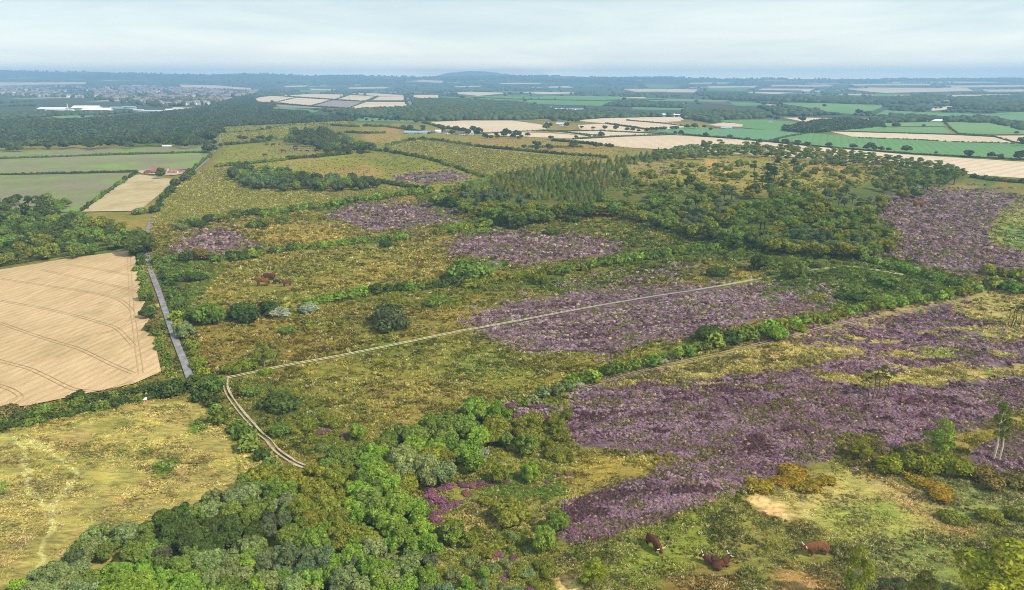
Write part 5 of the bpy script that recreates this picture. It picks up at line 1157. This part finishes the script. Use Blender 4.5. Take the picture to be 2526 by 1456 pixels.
# rough grass tussocks
px, py, X, Y, Z = ground_pts(480000, 302, 1480, seed=95)
hv = samp(HE, px, py); k = (hv < .55) & ((py > 480) | ((px > 545) & (px < 1560) & (py > 315)) | ((px > 1450) & (px < 2330) & (py > 385)))
bad = [STUBBLE1, W1, WM, [(-200, 480), (380, 480), (360, 640), (-200, 700)], [(-200, 430), (470, 430), (350, 600), (-200, 600)], [(500, 415), (1015, 460), (900, 492), (560, 535), (372, 552)], [(950, 364), (985, 353), (1035, 347), (1090, 352), (1250, 376), (1350, 386), (1480, 390), (1400, 402), (1270, 424), (1200, 434), (1050, 388)], [(1362, 343), (1700, 300), (2600, 400), (2200, 400), (1900, 380), (1560, 362)], [(1040, 300), (1500, 290), (1560, 350), (1180, 330)], SAND1, SAND2]
for q_ in bad: k &= ~inpoly(px, py, q_)
for t_, w_ in ((T1, 6.0), (T2, 9.0), (T3, 6.0), (ROAD[:6], 13.0)):
    for (x1, y1), (x2, y2) in zip(t_[:-1], t_[1:]):
        dx, dy = x2 - x1, y2 - y1; t = np.clip(((px - x1) * dx + (py - y1) * dy) / (dx * dx + dy * dy), 0, 1); k &= np.hypot(px - x1 - t * dx, py - y1 - t * dy) > w_
for cx_, cy_, rx_, ry_ in ((1615, 1360, 40, 20), (2013, 1374, 48, 18), (1770, 1402, 55, 20), (672, 706, 60, 14), (2270, 520, 110, 10)): k &= ((px - cx_) / rx_) ** 2 + ((py - cy_) / ry_) ** 2 > 1
dens = .6 * fbm(X / 7, Y / 5, 81, 3) + .4 * fbm(X / 1.6 + Y / 5, Y / 1.2, 82, 2); k &= rgh.uniform(0, 1, len(px)) < np.clip((dens - .34) * 3.2, .08, 1)
px, py, X, Y = px[k], py[k], X[k], Y[k]; n = len(X)
base = samp(cov, px, py)
s = np.clip(mpp(X, Y) * rgh.uniform(3.2, 7.5, n), .12, 1.2); m_ = inpoly(px, py, MEAD)
s[m_] *= .7; s = s * np.where(py < 480, .6, 1.0) * np.where(inpoly(px, py, [(1880, 1230), (1990, 1180), (2100, 1165), (2200, 1200), (2330, 1280), (2200, 1330), (2040, 1330), (1950, 1290)]), .6, 1.0)
f = fbm(X / 3.5 + Y / 9, Y / 2.2, 83, 3)[:, None]
colr = base * (.8 + 1.0 * ss(.3, .7, f)) * (1 + rgh.uniform(-.18, .28, n))[:, None]
w3 = rgh.uniform(0, 1, n) > np.where(py > 1180, .70, .85); colr[w3] = colr[w3] * .55 + np.array((.46, .37, .21)) * .75
w4 = (rgh.uniform(0, 1, n) > .88) & ~m_; colr[w4] = colr[w4] * .5 + np.array((.08, .13, .025))
hs_ = rgh.uniform(.4, .85, n); hs_[m_] *= .7
o = merge('rough_grass', TP_GRASS, X, Y, TH(X, Y) + .0, s * 1.15, colr, M_FOL, hs_, rgh); tag(o, 'tussocks of rough olive and straw coloured grass', kind='stuff')
# meadow grass with flowers
wm = [[(500, 420), (562, 418), (565, 440), (600, 465), (700, 470), (860, 470), (970, 462), (1015, 470), (900, 492), (700, 514), (560, 535), (450, 560), (372, 552), (378, 528), (440, 460)], [(950, 364), (985, 353), (1035, 347), (1090, 352), (1170, 365), (1250, 376), (1350, 386), (1480, 390), (1400, 402), (1270, 424), (1200, 434), (1150, 418), (1050, 388)], [(546, 317), (700, 310), (845, 302), (872, 305), (760, 318), (700, 345), (620, 352), (545, 359)]]
for j_, q_ in enumerate(wm):
    xs = [p[0] for p in q_]; ys = [p[1] for p in q_]; x = rgh.uniform(min(xs), max(xs), 60000); y = rgh.uniform(min(ys), max(ys), 60000); k = inpoly(x, y, q_); x = x[k][:22000]; y = y[k][:22000]
    X, Y, Z = at(x, y); n = len(X); c = colvar((.36, .335, .085), n, .35, rgh); g = rgh.uniform(0, 1, n); g2 = fbm(x / 40, y / 16, 99, 3)
    c[(g > .86) & (g2 > .45)] = (.62, .58, .12); c[g > .965] = (.62, .58, .5); c[(g < .05) & (g2 < .5)] = (.42, .2, .26); c[(g > .1) & (g < .3)] = (.22, .25, .05)
    o = merge('meadow_grass', TP_GRASS, X, Y, Z + lift(np.hypot(X, Y)), mpp(X, Y) * rgh.uniform(2.2, 4.2, n), c, M_FOL, rgh.uniform(.6, 1.1, n), rgh); tag(o, ['long yellow green grass of the lower flower meadow', 'long yellow green grass of the upper flower meadow', 'long grass of the small far meadow'][j_], kind='stuff')
# low scrub cover in the green belts
zones = [([(1850, 645), (2200, 655), (2400, 710), (2250, 735), (2050, 770), (1880, 740)], 900, G_MID), ([(1300, 560), (1560, 540), (1900, 590), (2050, 635), (1900, 670), (1650, 640), (1480, 640), (1580, 610)], 900, G_MID), ([(600, 950), (740, 960), (870, 1070), (870, 1100), (780, 1130), (680, 1060)], 700, G_OLIVE),
         ([(1230, 1030), (1410, 1000), (1410, 1150), (1300, 1170), (1200, 1180)], 500, G_OLIVE), ([(1000, 1300), (1370, 1310), (1370, 1480), (1120, 1480)], 600, G_OLIVE), ([(380, 650), (480, 640), (560, 660), (470, 760), (420, 760)], 500, G_MID),
         ([(1080, 565), (1250, 525), (1290, 550), (1170, 580)], 300, G_BRIGHT), ([(1040, 480), (1200, 520), (1220, 545), (1100, 540), (1000, 500)], 260, G_MID), ([(860, 730), (1150, 700), (1240, 700), (1130, 760), (980, 770), (900, 750)], 500, G_OLIVE),
         ([(1600, 1040 - 640), (2200, 400), (2250, 430), (2050, 480), (1560, 478)], 1500, G_OLIVE), ([(1150, 1180), (1400, 1160), (1390, 1230), (1280, 1240), (1180, 1220)], 450, G_MID), ([(2060, 1080), (2170, 1070), (2190, 1150), (2060, 1160)], 350, G_BRN)]
zx = []; zy = []; zc = []
for poly, n_, c_ in zones:
    xs = [p[0] for p in poly]; ys = [p[1] for p in poly]; x = rgh.uniform(min(xs), max(xs), n_ * 3); y = rgh.uniform(min(ys), max(ys), n_ * 3)
    k = inpoly(x, y, poly) & (fbm(x / 30, y / 15, 88, 3) > .46); x = x[k][:n_]; y = y[k][:n_]; zx.append(x); zy.append(y); zc.append(colvar(c_, len(x), .3))
zx = np.concatenate(zx); zy = np.concatenate(zy); zc = np.concatenate(zc); X, Y, Z = at(zx, zy); s = mpp(X, Y) * rgh.uniform(4, 10, len(X)) * np.where(zy < 480, .6, 1.0)
tag(merge('low_scrub', TP_BUSH, X, Y, Z, s, zc, M_FOL, np.full(len(X), .6), rgh), 'low green bracken and scrub cover in the belts between heath and pasture', kind='stuff')
# magenta heather clumps in the scrub (each a separate plant)
MG = [(1065, 1225, 34), (1085, 1240, 30), (1050, 1245, 32), (1100, 1255, 28), (1030, 1255, 26), (1000, 1255, 34), (985, 1262, 24), (1060, 1270, 30), (1085, 1268, 26), (1115, 1248, 24), (1130, 1242, 20), (1075, 1285, 28), (1150, 1222, 24), (1110, 1205, 26), (1090, 1208, 22), (1140, 1200, 24), (1165, 1200, 26), (1185, 1198, 24), (1205, 1197, 20), (1245, 1190, 20), (1060, 1210, 24),
      (1360, 1180, 14), (1380, 1175, 12), (1405, 1172, 16), (1350, 1192, 14), (1408, 1185, 12), (1230, 1372, 22), (1220, 1380, 16), (1265, 1380, 20), (1250, 1420, 22), (1242, 1432, 16), (1310, 1456, 24), (790, 1070, 24), (810, 1064, 16), (850, 1080, 22), (1260, 1005, 26), (1300, 1000, 26), (1330, 1008, 22), (1345, 1035, 26), (1275, 1030, 22), (1370, 1040, 18)]
for x, y, w in MG:
    g_ = 'left of the pink heather slope' if y < 1300 and x > 1330 and y > 1100 else 'in the large magenta patch below the copse' if 1150 < y < 1300 else 'in the scrub at the bottom' if y > 1300 else 'inside the track bend' if x < 900 else 'above the copse glade'
    sz = 'larger' if w > 23 else 'smaller'
    o = place('bush', x, y, w * 1.35, (.27, .12, .18) if random.random() < .7 else (.32, .15, .15), f'{sz} magenta flowering heather clump {g_}', 'magenta heather clumps ' + g_, True, .7, name='heather_clump', cat='shrub')

# ------------------------------------------------------------------ buildings
def boxmesh(name, w, d_, h, mat, x0=0, y0=0, z0=0):
    V = [(x0 + sx * w / 2, y0 + sy * d_ / 2, z0 + z) for z in (0, h) for sx, sy in ((-1, -1), (1, -1), (1, 1), (-1, 1))]
    return new_mesh(name, V, np.array([(0, 1, 5, 4), (1, 2, 6, 5), (2, 3, 7, 6), (3, 0, 4, 7), (4, 5, 6, 7), (3, 2, 1, 0)]), [mat])
def gable(w, d_, hw, hr, mat, ov=.35, t=.18):
    a, b_ = w / 2 + ov, d_ / 2 + ov
    e = hw - ov * hr / (d_ / 2) + .05
    V = [(-a, -b_, e), (a, -b_, e), (a, 0, hw + hr), (-a, 0, hw + hr), (a, b_, e), (-a, b_, e)]
    V += [(x, y, z + t) for x, y, z in V]
    Q = [(0, 1, 2, 3), (3, 2, 4, 5), (6, 7, 8, 9), (9, 8, 10, 11), (0, 1, 7, 6), (5, 4, 10, 11), (0, 3, 9, 6), (3, 5, 11, 9), (1, 2, 8, 7), (2, 4, 10, 8)]
    return new_mesh('roof', V, np.array(Q), [mat])
def wallgable(w, d_, hw, hr, mat):
    V = [(-w / 2, -d_ / 2, -.5), (w / 2, -d_ / 2, -.5), (w / 2, d_ / 2, -.5), (-w / 2, d_ / 2, -.5), (-w / 2, -d_ / 2, hw), (w / 2, -d_ / 2, hw), (w / 2, d_ / 2, hw), (-w / 2, d_ / 2, hw), (-w / 2, 0, hw + hr), (w / 2, 0, hw + hr)]
    return new_mesh('wall', V, [np.array([(0, 1, 5, 4), (2, 3, 7, 6), (3, 0, 4, 7), (1, 2, 6, 5)]), np.array([(4, 8, 7), (5, 6, 9)])], [mat])
def building(name, x1, x2, yf, hpx, dm, label, wm, rm, roof=.5, rz=0.0, group=None, cat='building', wins=0, chim=False, door=False):
    """x1..x2: frontage in the frame, yf: foot row, hpx: total height in frame"""
    x, y, z = P((x1 + x2) / 2, yf); s = mpp(x, y); w = (x2 - x1) * s; h = hpx * s; hw = h * (1 - roof); hr = h * roof; dd = dm * s
    e = obj(name, None, None, (x, y + dd / 2, float(TH(x, y))), rz); tag(e, label, cat, group)
    obj('wall', wallgable(w, dd, hw, hr, wm), e); r_ = obj('roof', gable(w, dd, hw, hr, rm, w * .02, h * .03), e)
    for k in range(wins):
        obj('window', boxmesh('window', w / wins * .4, .1, hw * .4, M_GLASS, -w / 2 + w * (k + .5) / wins, -dd / 2 - .03, hw * .35), e)
    if door: obj('door', boxmesh('door', w * .12, .12, hw * .75, M_DARKR, w * .3, -dd / 2 - .05, 0), e)
    if chim: obj('chimney', boxmesh('chimney', w * .05, w * .05, h * .28, M_BRICK, w * .2, 0, hw + hr * .75), r_)
    return e
building('farmhouse', 371, 411, 429, 16, 22, 'long farmhouse with a red brown tiled roof behind a dark tree', M_GREYW, M_REDR, .62, 0, cat='house', wins=5, chim=True)
building('barn', 354, 371, 430, 9, 12, 'small red gable ended barn left of the long farmhouse', M_BRICK, M_DARKR, .5, math.radians(80), cat='barn')
building('barn', 413, 436, 429, 7, 14, 'low shed with pink roof right of the farmhouse', M_CREAM, M_REDR, .6, 0, cat='barn', wins=3)
building('barn', 437, 457, 427, 6, 12, 'second low red roofed shed near the road', M_CREAM, M_REDR, .6, 0, cat='barn', wins=2)
building('barn', 997, 1029, 330, 6, 24, 'wide grey roofed cattle shed, leftmost of the central farm', M_TEALR, M_BLUEG, .55, .1, cat='barn', door=True)
building('barn', 1031, 1060, 330, 6, 22, 'grey blue roofed shed, second from the left in the central farm', M_GREYW, M_BLUEG, .55, .1, cat='barn', door=True)
building('barn', 1061, 1073, 329, 6, 12, 'dark roofed open barn of the central farm', M_DARKR, M_DARKR, .5, cat='barn')
building('barn', 1073, 1088, 328, 7, 12, 'white roofed barn of the central farm', M_CREAM, M_WHITE, .5, cat='barn')
building('house', 1093, 1109, 331, 8, 10, 'white cottage left of the dark trees of the central farm', M_WHITE, M_DARKR, .5, cat='house', wins=3, chim=True)
building('house', 1122, 1147, 333, 8, 14, 'grey slate roofed farmhouse of the central farm', M_CREAM, M_DARKR, .6, cat='house', wins=4, chim=True)
building('house', 1149, 1166, 332, 9, 14, 'steep pale roofed house at the right end of the central farm', M_CREAM, M_GREYW, .6, .4, cat='house', wins=2)
building('country_house', 1242, 1284, 287, 8, 12, 'long red brick country house among the trees', M_BRICK, M_REDR, .5, 0, cat='house', wins=8, chim=True)
building('house', 1343, 1354, 309, 6, 8, 'small white house left of the garden', M_WHITE, M_GREYW, .5, 0, cat='house', wins=2)
building('house', 1373, 1396, 310, 7, 10, 'white house beside the green trees and stubble', M_WHITE, M_GREYW, .5, 0, cat='house', wins=3)
building('barn', 1763, 1780, 317, 6, 10, 'brick barn at the left of the blue roofed farm', M_BRICK, M_REDR, .5, cat='barn')
building('barn', 1779, 1806, 319, 6, 16, 'long blue grey shed of the farm between green fields', M_GREYW, M_BLUEG, .5, cat='barn', door=True)
building('barn', 1807, 1826, 318, 5, 12, 'dark blue shed at the right of the blue roofed farm', M_DARKR, M_DARKR, .5, cat='barn')
building('barn', 2280, 2326, 300, 5, 14, 'wide white roofed barn in the trees at right', M_CREAM, M_WHITE, .6, cat='barn')
building('barn', 400, 422, 363, 4, 6, 'small white roofed shed at the edge of the distant left wood', M_GREYW, M_WHITE, .5, cat='shed')
building('shed', 347, 360, 993, 10, 12, 'tiny white roofed hut in the hedge above the rough meadow', M_BRICK, M_WHITE, .35, .3, cat='shed', door=True)
for a_, b_, yf, hh, dm, wm, rm, lb in [
  (93, 160, 274, 8, 26, M_GREYW, M_WHITE, 'low pale warehouse at the left end of the factory'), (112, 158, 279, 9, 14, M_GREYW, M_GREYW, 'grey warehouse in front of the factory'),
  (178, 240, 276, 14, 26, M_WHITE, M_WHITE, 'biggest white hall of the factory'), (205, 272, 280, 13, 14, M_WHITE, M_WHITE, 'white factory hall with the rounded front'),
  (158, 180, 279, 10, 10, M_WHITE, M_GREYW, 'stepped white plant building beside the chimney'),
  (272, 300, 270, 6, 10, M_GREYW, M_BLUEG, 'grey violet warehouse right of the factory'), (301, 333, 269, 6, 10, M_GREYW, M_BLUEG, 'second grey violet warehouse right of the factory'),
  (328, 352, 275, 5, 10, M_CREAM, M_GREYW, 'cream warehouse at the left of the second estate'), (354, 405, 278, 6, 8, M_WHITE, M_GREYW, 'long white warehouse of the second estate'),
  (408, 425, 275, 6, 8, M_CREAM, M_WHITE, 'small cream warehouse of the second estate'), (426, 450, 273, 7, 8, M_WHITE, M_CREAM, 'tall white warehouse of the second estate'), (452, 472, 271, 5, 8, M_CREAM, M_GREYW, 'rightmost cream warehouse of the second estate'),
  (1303, 1324, 264, 5, 8, M_WHITE, M_WHITE, 'leftmost white shed beyond the large wood'), (1325, 1361, 269, 5, 10, M_WHITE, M_WHITE, 'second white shed beyond the large wood'), (1369, 1392, 272, 5, 10, M_WHITE, M_GREYW, 'grey roofed shed beyond the large wood'),
  (1393, 1440, 275, 6, 10, M_WHITE, M_WHITE, 'longest white shed beyond the large wood'), (1515, 1541, 283, 4, 8, M_WHITE, M_WHITE, 'small white glasshouse left of the long glasshouse'), (1565, 1589, 286, 5, 8, M_WHITE, M_WHITE, 'middle white glasshouse beyond the large wood'),
  (1609, 1684, 288, 7, 14, M_WHITE, M_WHITE, 'long white glasshouse beside the stubble'), (1624, 1634, 256, 3, 6, M_TEALR, M_TEALR, 'small teal shed of the far estate'), (1636, 1652, 258, 4, 6, M_WHITE, M_TEALR, 'teal roofed warehouse of the far estate'),
  (1654, 1688, 260, 4, 7, M_WHITE, M_WHITE, 'white warehouse of the far estate'), (1978, 1999, 227, 3, 5, M_WHITE, M_WHITE, 'white barn in the right distance'), (282, 296, 247, 3, 5, M_WHITE, M_WHITE, 'white building in the middle of the town'), (2010, 2025, 227, 2.5, 5, M_CREAM, M_WHITE, 'cream barn in the right distance')]:
    building('warehouse', a_, b_, yf, hh, dm, lb, wm, rm, .3 if hh > 5 else .4, 0, cat='warehouse', door=hh > 6)
x, y, z = P(169, 279); s = mpp(x, y); acc = Acc(); tube(acc, [(0, 0, 0), (0, 0, 12 * s), (0, 0, 23 * s)], [1.1 * s, .9 * s, .7 * s], k=12)
e = obj('factory_chimney', acc.mesh('factory_chimney', M_WHITE), None, (x, y, z)); tag(e, 'tall white chimney rising from the factory', 'chimney')
# town houses
def house_tpl(wc, rc, w=1.0, d_=.7, h=.55, r=.4):
    a, b_ = w / 2, d_ / 2
    V = np.array([(-a, -b_, 0), (a, -b_, 0), (a, b_, 0), (-a, b_, 0), (-a, -b_, h), (a, -b_, h), (a, b_, h), (-a, b_, h), (-a, 0, h + r), (a, 0, h + r), (-a, -b_, h), (a, -b_, h), (a, b_, h), (-a, b_, h), (-a, 0, h + r), (a, 0, h + r)], float)
    C = np.array([wc] * 10 + [rc] * 6, float)
    return V, [np.array([(0, 1, 5, 4), (1, 2, 6, 5), (2, 3, 7, 6), (3, 0, 4, 7), (10, 11, 15, 14), (12, 13, 14, 15)]), np.array([(4, 7, 8), (5, 9, 6)])], C
def paint_mat():
    t = MT('house_paint', .8); t.col(t.attr('tint').outputs['Color']); return t.m
M_PAINT = paint_mat()
TPH = [house_tpl((.42, .30, .27), (.32, .24, .24)), house_tpl((.6, .57, .54), (.27, .23, .25)), house_tpl((.85, .84, .83), (.34, .27, .27), 1.3), house_tpl((.42, .31, .28), (.24, .22, .25)), house_tpl((.5, .40, .36), (.38, .28, .27), 1.6, .7)]
TOWN = [([(-150, 212), (160, 212), (420, 218), (640, 224), (600, 240), (520, 258), (400, 256), (300, 246), (150, 238), (-150, 232)], 2600, .5)]
hxs = rng.uniform(-150, 640, 14000); hys = rng.uniform(212, 262, 14000)
kk = inpoly(hxs, hys, [(-150, 216), (160, 214), (420, 218), (650, 226), (600, 240), (530, 258), (420, 262), (300, 248), (150, 240), (-150, 236)]) & (fbm(hxs / 45, hys / 9, 401, 3) > .42)
X, Y, Z = at(hxs[kk], hys[kk]); o_ = np.argsort(Y); X, Y, Z = X[o_], Y[o_], Z[o_]; n = len(X)
Xr, Yr, Zr = X[300:5200], Y[300:5200], Z[300:5200]
tag(merge('town_houses', TPH, Xr, Yr, Zr, np.full(len(Xr), 12.5), np.ones((len(Xr), 3)), M_PAINT), 'distant roofs of the red brick town', kind='stuff')
hm = [new_mesh('house', v, f_, [M_PAINT], {'tint': c_}) for v, f_, c_ in TPH]
tk = rng.uniform(0, 1, n) < .7; tj = rng.normal(0, 16, (2, int(tk.sum())))
tag(merge('town_trees', TP_BLOB, X[tk] + tj[0], Y[tk] + 2.5 * tj[1], TH(X[tk], Y[tk]), rng.uniform(4, 10, int(tk.sum())), colvar(FARG, int(tk.sum()), .3), M_FOL), 'garden trees standing between the town houses', kind='stuff')
HN = ['red brick house', 'cream house', 'white terrace', 'brick house with a slate roof', 'long orange brick terrace']
for k in range(min(300, n)):
    t = random.randrange(5); px_, _ = proj(X[k], Y[k], Z[k])
    w_ = 'at the left end of the town' if px_ < 150 else 'in the middle of the town behind the factory' if px_ < 330 else 'at the near right side of the town'
    o = obj('house', hm[t], None, (float(X[k]), float(Y[k]), float(Z[k])), random.choice([0, .3, 1.5, -.4]) + random.uniform(-.1, .1), 11.0)
    tag(o, f'{HN[t]} {w_}', 'house', 'nearer houses of the town')
# irrigation spray
x, y, z = P(1893, 305); s = mpp(x, y); acc = Acc(); rg_ = np.random.default_rng(5); c = np.column_stack([rg_.uniform(0, 14, 160), rg_.normal(0, 1, 160), np.zeros(160)]) * s; c[:, 2] = (4.5 * np.sin(np.clip(c[:, 0] / (14 * s), 0, 1) * 3.0) + rg_.uniform(-.5, 1, 160)) * s
V_, Q_ = cards(c, np.tile([0, 0, 1.], (160, 1)), .7 * s, rg_, .8); acc.add(V_, Q_, (1, 1, 1))
o = obj('irrigation_spray', acc.mesh('irrigation_spray', M_WHITE), None, (x, y, z)); tag(o, 'white plume of an irrigation sprinkler on the green field', 'sprinkler')

# ------------------------------------------------------------------ cattle
def skin(name, nodes, edges, mat):
    me = bpy.data.meshes.new(name); me.from_pydata([n_[:3] for n_ in nodes], edges, [])
    o = bpy.data.objects.new(name, me); COL.objects.link(o)
    m = o.modifiers.new('s', 'SKIN'); m.use_smooth_shade = True
    for k, n_ in enumerate(nodes):
        v = me.skin_vertices[0].data[k]; v.radius = (n_[3], n_[4] if len(n_) > 4 else n_[3]); v.use_root = (k == 0)
    ss_ = o.modifiers.new('u', 'SUBSURF'); ss_.levels = 2; ss_.render_levels = 2
    dg = bpy.context.evaluated_depsgraph_get(); m2 = bpy.data.meshes.new_from_object(o.evaluated_get(dg)); m2.name = name
    bpy.data.objects.remove(o); m2.materials.clear(); m2.materials.append(mat); return m2
def cow_mesh(pose):
    if pose == 'lying':
        zc = .48
        N_ = [(-.75, 0, zc, .36, .40), (-.3, 0, zc + .02, .42, .44), (.25, 0, zc + .03, .42, .43), (.62, 0, zc + .12, .34, .34), (.92, 0, zc + .38, .22, .24), (1.12, 0, zc + .58, .17, .17), (1.32, 0, zc + .5, .14, .14), (1.52, 0, zc + .38, .09, .10)]
        E = [(k, k + 1) for k in range(7)]
        for s_ in (-1, 1):
            b0 = len(N_); N_ += [(.45, s_ * .3, .22, .14), (.85, s_ * .38, .12, .09), (.55, s_ * .42, .08, .07)]; E += [(3, b0), (b0, b0 + 1), (b0 + 1, b0 + 2)]
            b0 = len(N_); N_ += [(-.7, s_ * .4, .26, .2), (-.25, s_ * .5, .16, .11), (-.65, s_ * .5, .08, .07)]; E += [(0, b0), (b0, b0 + 1), (b0 + 1, b0 + 2)]
        N_ += [(-1.05, .1, .35, .06), (-1.1, .3, .1, .05)]; E += [(0, len(N_) - 2), (len(N_) - 2, len(N_) - 1)]
        head = (1.14, zc + .66)
    else:
        hd = {'stand': [(.92, 0, 1.28, .24, .27), (1.2, 0, 1.40, .18, .18), (1.38, 0, 1.30, .15, .15), (1.62, 0, 1.12, .10, .11)],
              'graze': [(.95, 0, .98, .24, .27), (1.2, 0, .68, .19, .19), (1.32, 0, .48, .15, .15), (1.42, 0, .22, .10, .11)],
              'low': [(.95, 0, 1.12, .25, .28), (1.22, 0, 1.02, .19, .19), (1.4, 0, .90, .15, .15), (1.58, 0, .68, .10, .11)]}[pose]
        N_ = [(-.8, 0, 1.12, .33, .38), (-.3, 0, 1.09, .38, .42), (.2, 0, 1.09, .38, .44), (.6, 0, 1.17, .32, .40)] + hd
        E = [(k, k + 1) for k in range(7)]
        for s_ in (-1, 1):
            b0 = len(N_); N_ += [(.56, s_ * .22, .74, .15), (.60, s_ * .22, .40, .095), (.58, s_ * .22, .18, .07), (.62, s_ * .22, .03, .085)]; E += [(3, b0), (b0, b0 + 1), (b0 + 1, b0 + 2), (b0 + 2, b0 + 3)]
            b0 = len(N_); N_ += [(-.80, s_ * .22, .76, .19), (-.92, s_ * .22, .44, .10), (-.86, s_ * .22, .2, .07), (-.80, s_ * .22, .03, .085)]; E += [(0, b0), (b0, b0 + 1), (b0 + 1, b0 + 2), (b0 + 2, b0 + 3)]
        b0 = len(N_); N_ += [(-1.12, 0, 1.22, .06), (-1.18, 0, .85, .04), (-1.16, 0, .5, .07)]; E += [(0, b0), (b0, b0 + 1), (b0 + 1, b0 + 2)]
        head = (hd[1][0] + .02, hd[1][2] + .08)
    return skin('body', N_, E, M_COAT), head
def horn_mesh(sd_):
    acc = Acc(); tube(acc, [(0, sd_ * .10, 0), (.02, sd_ * .30, -.01), (.08, sd_ * .46, .04), (.10, sd_ * .56, .16)], [.055, .05, .042, .02], k=6); return acc.mesh('horn', M_HORN)
def ear_mesh(sd_):
    acc = Acc(); tube(acc, [(0, sd_ * .1, 0), (-.03, sd_ * .24, -.04), (-.04, sd_ * .34, -.1)], [.05, .06, .015], k=6); return acc.mesh('ear', M_COAT)
COW = {p_: cow_mesh(p_) for p_ in ('stand', 'graze', 'low', 'lying')}
def fur(body):
    n = len(body.polygons); c = np.zeros(n * 3, np.float32); nn = np.zeros(n * 3, np.float32); body.polygons.foreach_get('center', c); body.polygons.foreach_get('normal', nn)
    c = c.reshape(-1, 3); nn = nn.reshape(-1, 3); rg = np.random.default_rng(3); k = np.repeat(np.where((c[:, 2] > .35) & (nn[:, 2] > -.6))[0], 2); c = c[k] + rg.normal(0, .02, (len(k), 3)); nn = nn[k]
    d_ = nn * .35 + np.array([-.15, 0, -1.0]); d_ /= np.linalg.norm(d_, axis=1)[:, None]; l = rg.uniform(.06, .16, len(k))[:, None]; t_ = np.cross(nn, d_) * .03
    V = np.stack([c - t_, c + t_, c + t_ * .3 + d_ * l + nn * .03, c - t_ * .3 + d_ * l + nn * .03], 1).reshape(-1, 3)
    return new_mesh('hair', V, np.arange(len(V)).reshape(-1, 4), [M_COAT])
FUR = {p_: fur(COW[p_][0]) for p_ in COW}
HORN = {s_: horn_mesh(s_) for s_ in (-1, 1)}; EAR = {s_: ear_mesh(s_) for s_ in (-1, 1)}
def cow(px, py, lpx, pose, face, col, label, group=None, fine=True):
    """face: heading in degrees, 0 = towards the right of the frame, 90 = away, 180 = left, 270 = towards the viewer"""
    x, y, z = P(px, py); s = lpx * mpp(x, y) / 2.7
    e = obj('cow', None, None, (x, y, z), math.radians(face)); tag(e, label, 'cow', group)
    b_ = obj('body', COW[pose][0], e, (0, 0, 0), 0, s); b_.color = (*col, 1)
    hx_, hz_ = COW[pose][1]
    if lpx > 18: h_ = obj('hair', FUR[pose], e, (0, 0, 0), 0, s); h_.color = (col[0] * 1.25, col[1] * 1.25, col[2] * 1.2, 1)
    if fine:
        for q_ in (-1, 1):
            obj('horn', HORN[q_], e, (hx_ * s, 0, hz_ * s), 0, s)
            r_ = obj('ear', EAR[q_], e, (hx_ * s - .02, 0, (hz_ - .05) * s), 0, s); r_.color = (*col, 1)
    return e
CR_ = (.115, .042, .022); CO = (.19, .078, .030); CD = (.085, .033, .022)
cow(1612, 1353, 62, 'graze', 295, CR_, 'red brown cow grazing head down, facing the viewer, left of the lying pair')
cow(2013, 1368, 68, 'low', 188, CO, 'shaggy orange brown cow with white horns facing left')
cow(1778, 1398, 62, 'lying', 25, CR_, 'red brown cow lying with its back to the viewer')
cow(1758, 1390, 60, 'lying', 172, CD, 'darker cow lying half behind the other with its head to the left')
cow(647, 706, 40, 'stand', 185, CO, 'largest cow standing left in the pasture group of four', 'four cattle in the pasture')
cow(664, 690, 32, 'low', 190, CR_, 'cow standing behind the others in the pasture group', 'four cattle in the pasture')
cow(684, 701, 22, 'graze', 175, CD, 'small dark calf in the middle of the pasture group', 'four cattle in the pasture')
cow(707, 706, 26, 'stand', 215, CR_, 'cow at the right of the pasture group of four', 'four cattle in the pasture')
cow(2174, 526, 22, 'graze', 320, CR_, 'front cow of the pair grazing at the left of the far heather slope', 'three cattle on the far heather slope')
cow(2184, 514, 22, 'graze', 355, CD, 'darker cow behind the front one on the far heather slope', 'three cattle on the far heather slope')
cow(2266, 513, 32, 'stand', 5, CO, 'orange cow walking right on the far heather slope', 'three cattle on the far heather slope')
for x_, y_, l_, ps, fc, cl_, wd_ in ((658, 360, 10, 'low', 190, CR_, 'upper left'), (674, 361, 12, 'stand', 5, CR_, 'second from the upper left'), (689, 359, 8, 'graze', 250, CR_, 'upright facing, at the top'), (729, 367, 13, 'stand', 20, CR_, 'standing right of centre at the back'),
    (730, 372, 10, 'stand', 10, CD, 'dark, below the back one'), (742, 374, 9, 'stand', 300, CR_, 'facing the viewer right of centre'), (758, 376, 10, 'low', 185, CR_, 'second from the right'), (781, 376, 12, 'stand', 180, CR_, 'rightmost'),
    (699, 378, 16, 'stand', 178, CO, 'largest, orange, front centre'), (654, 387, 13, 'low', 185, CR_, 'alone, lowest on the left')):
    cow(x_, y_, l_ * 1.1, ps, fc, cl_, f'small red brown cow of the distant herd, {wd_}', 'distant herd on the plateau', True)

# ------------------------------------------------------------------ haze
me = new_mesh('haze', [(sx * 16000, -600 + (1 + sy) * 8900, z) for z in (-14, 262) for sx, sy in ((-1, -1), (1, -1), (1, 1), (-1, 1))], np.array([(0, 1, 5, 4), (1, 2, 6, 5), (2, 3, 7, 6), (3, 0, 4, 7), (4, 5, 6, 7), (3, 2, 1, 0)]))
hz = bpy.data.materials.new('haze'); hz.use_nodes = True; t_ = hz.node_tree; t_.nodes.clear()
o_ = t_.nodes.new('ShaderNodeOutputMaterial'); v_ = t_.nodes.new('ShaderNodeVolumePrincipled')
v_.inputs['Color'].default_value = (.33, .57, .88, 1); v_.inputs['Density'].default_value = 1.7e-4; v_.inputs['Anisotropy'].default_value = .0
t_.links.new(v_.outputs[0], o_.inputs['Volume']); me.materials.append(hz)
tag(obj('haze', me), kind='stuff')
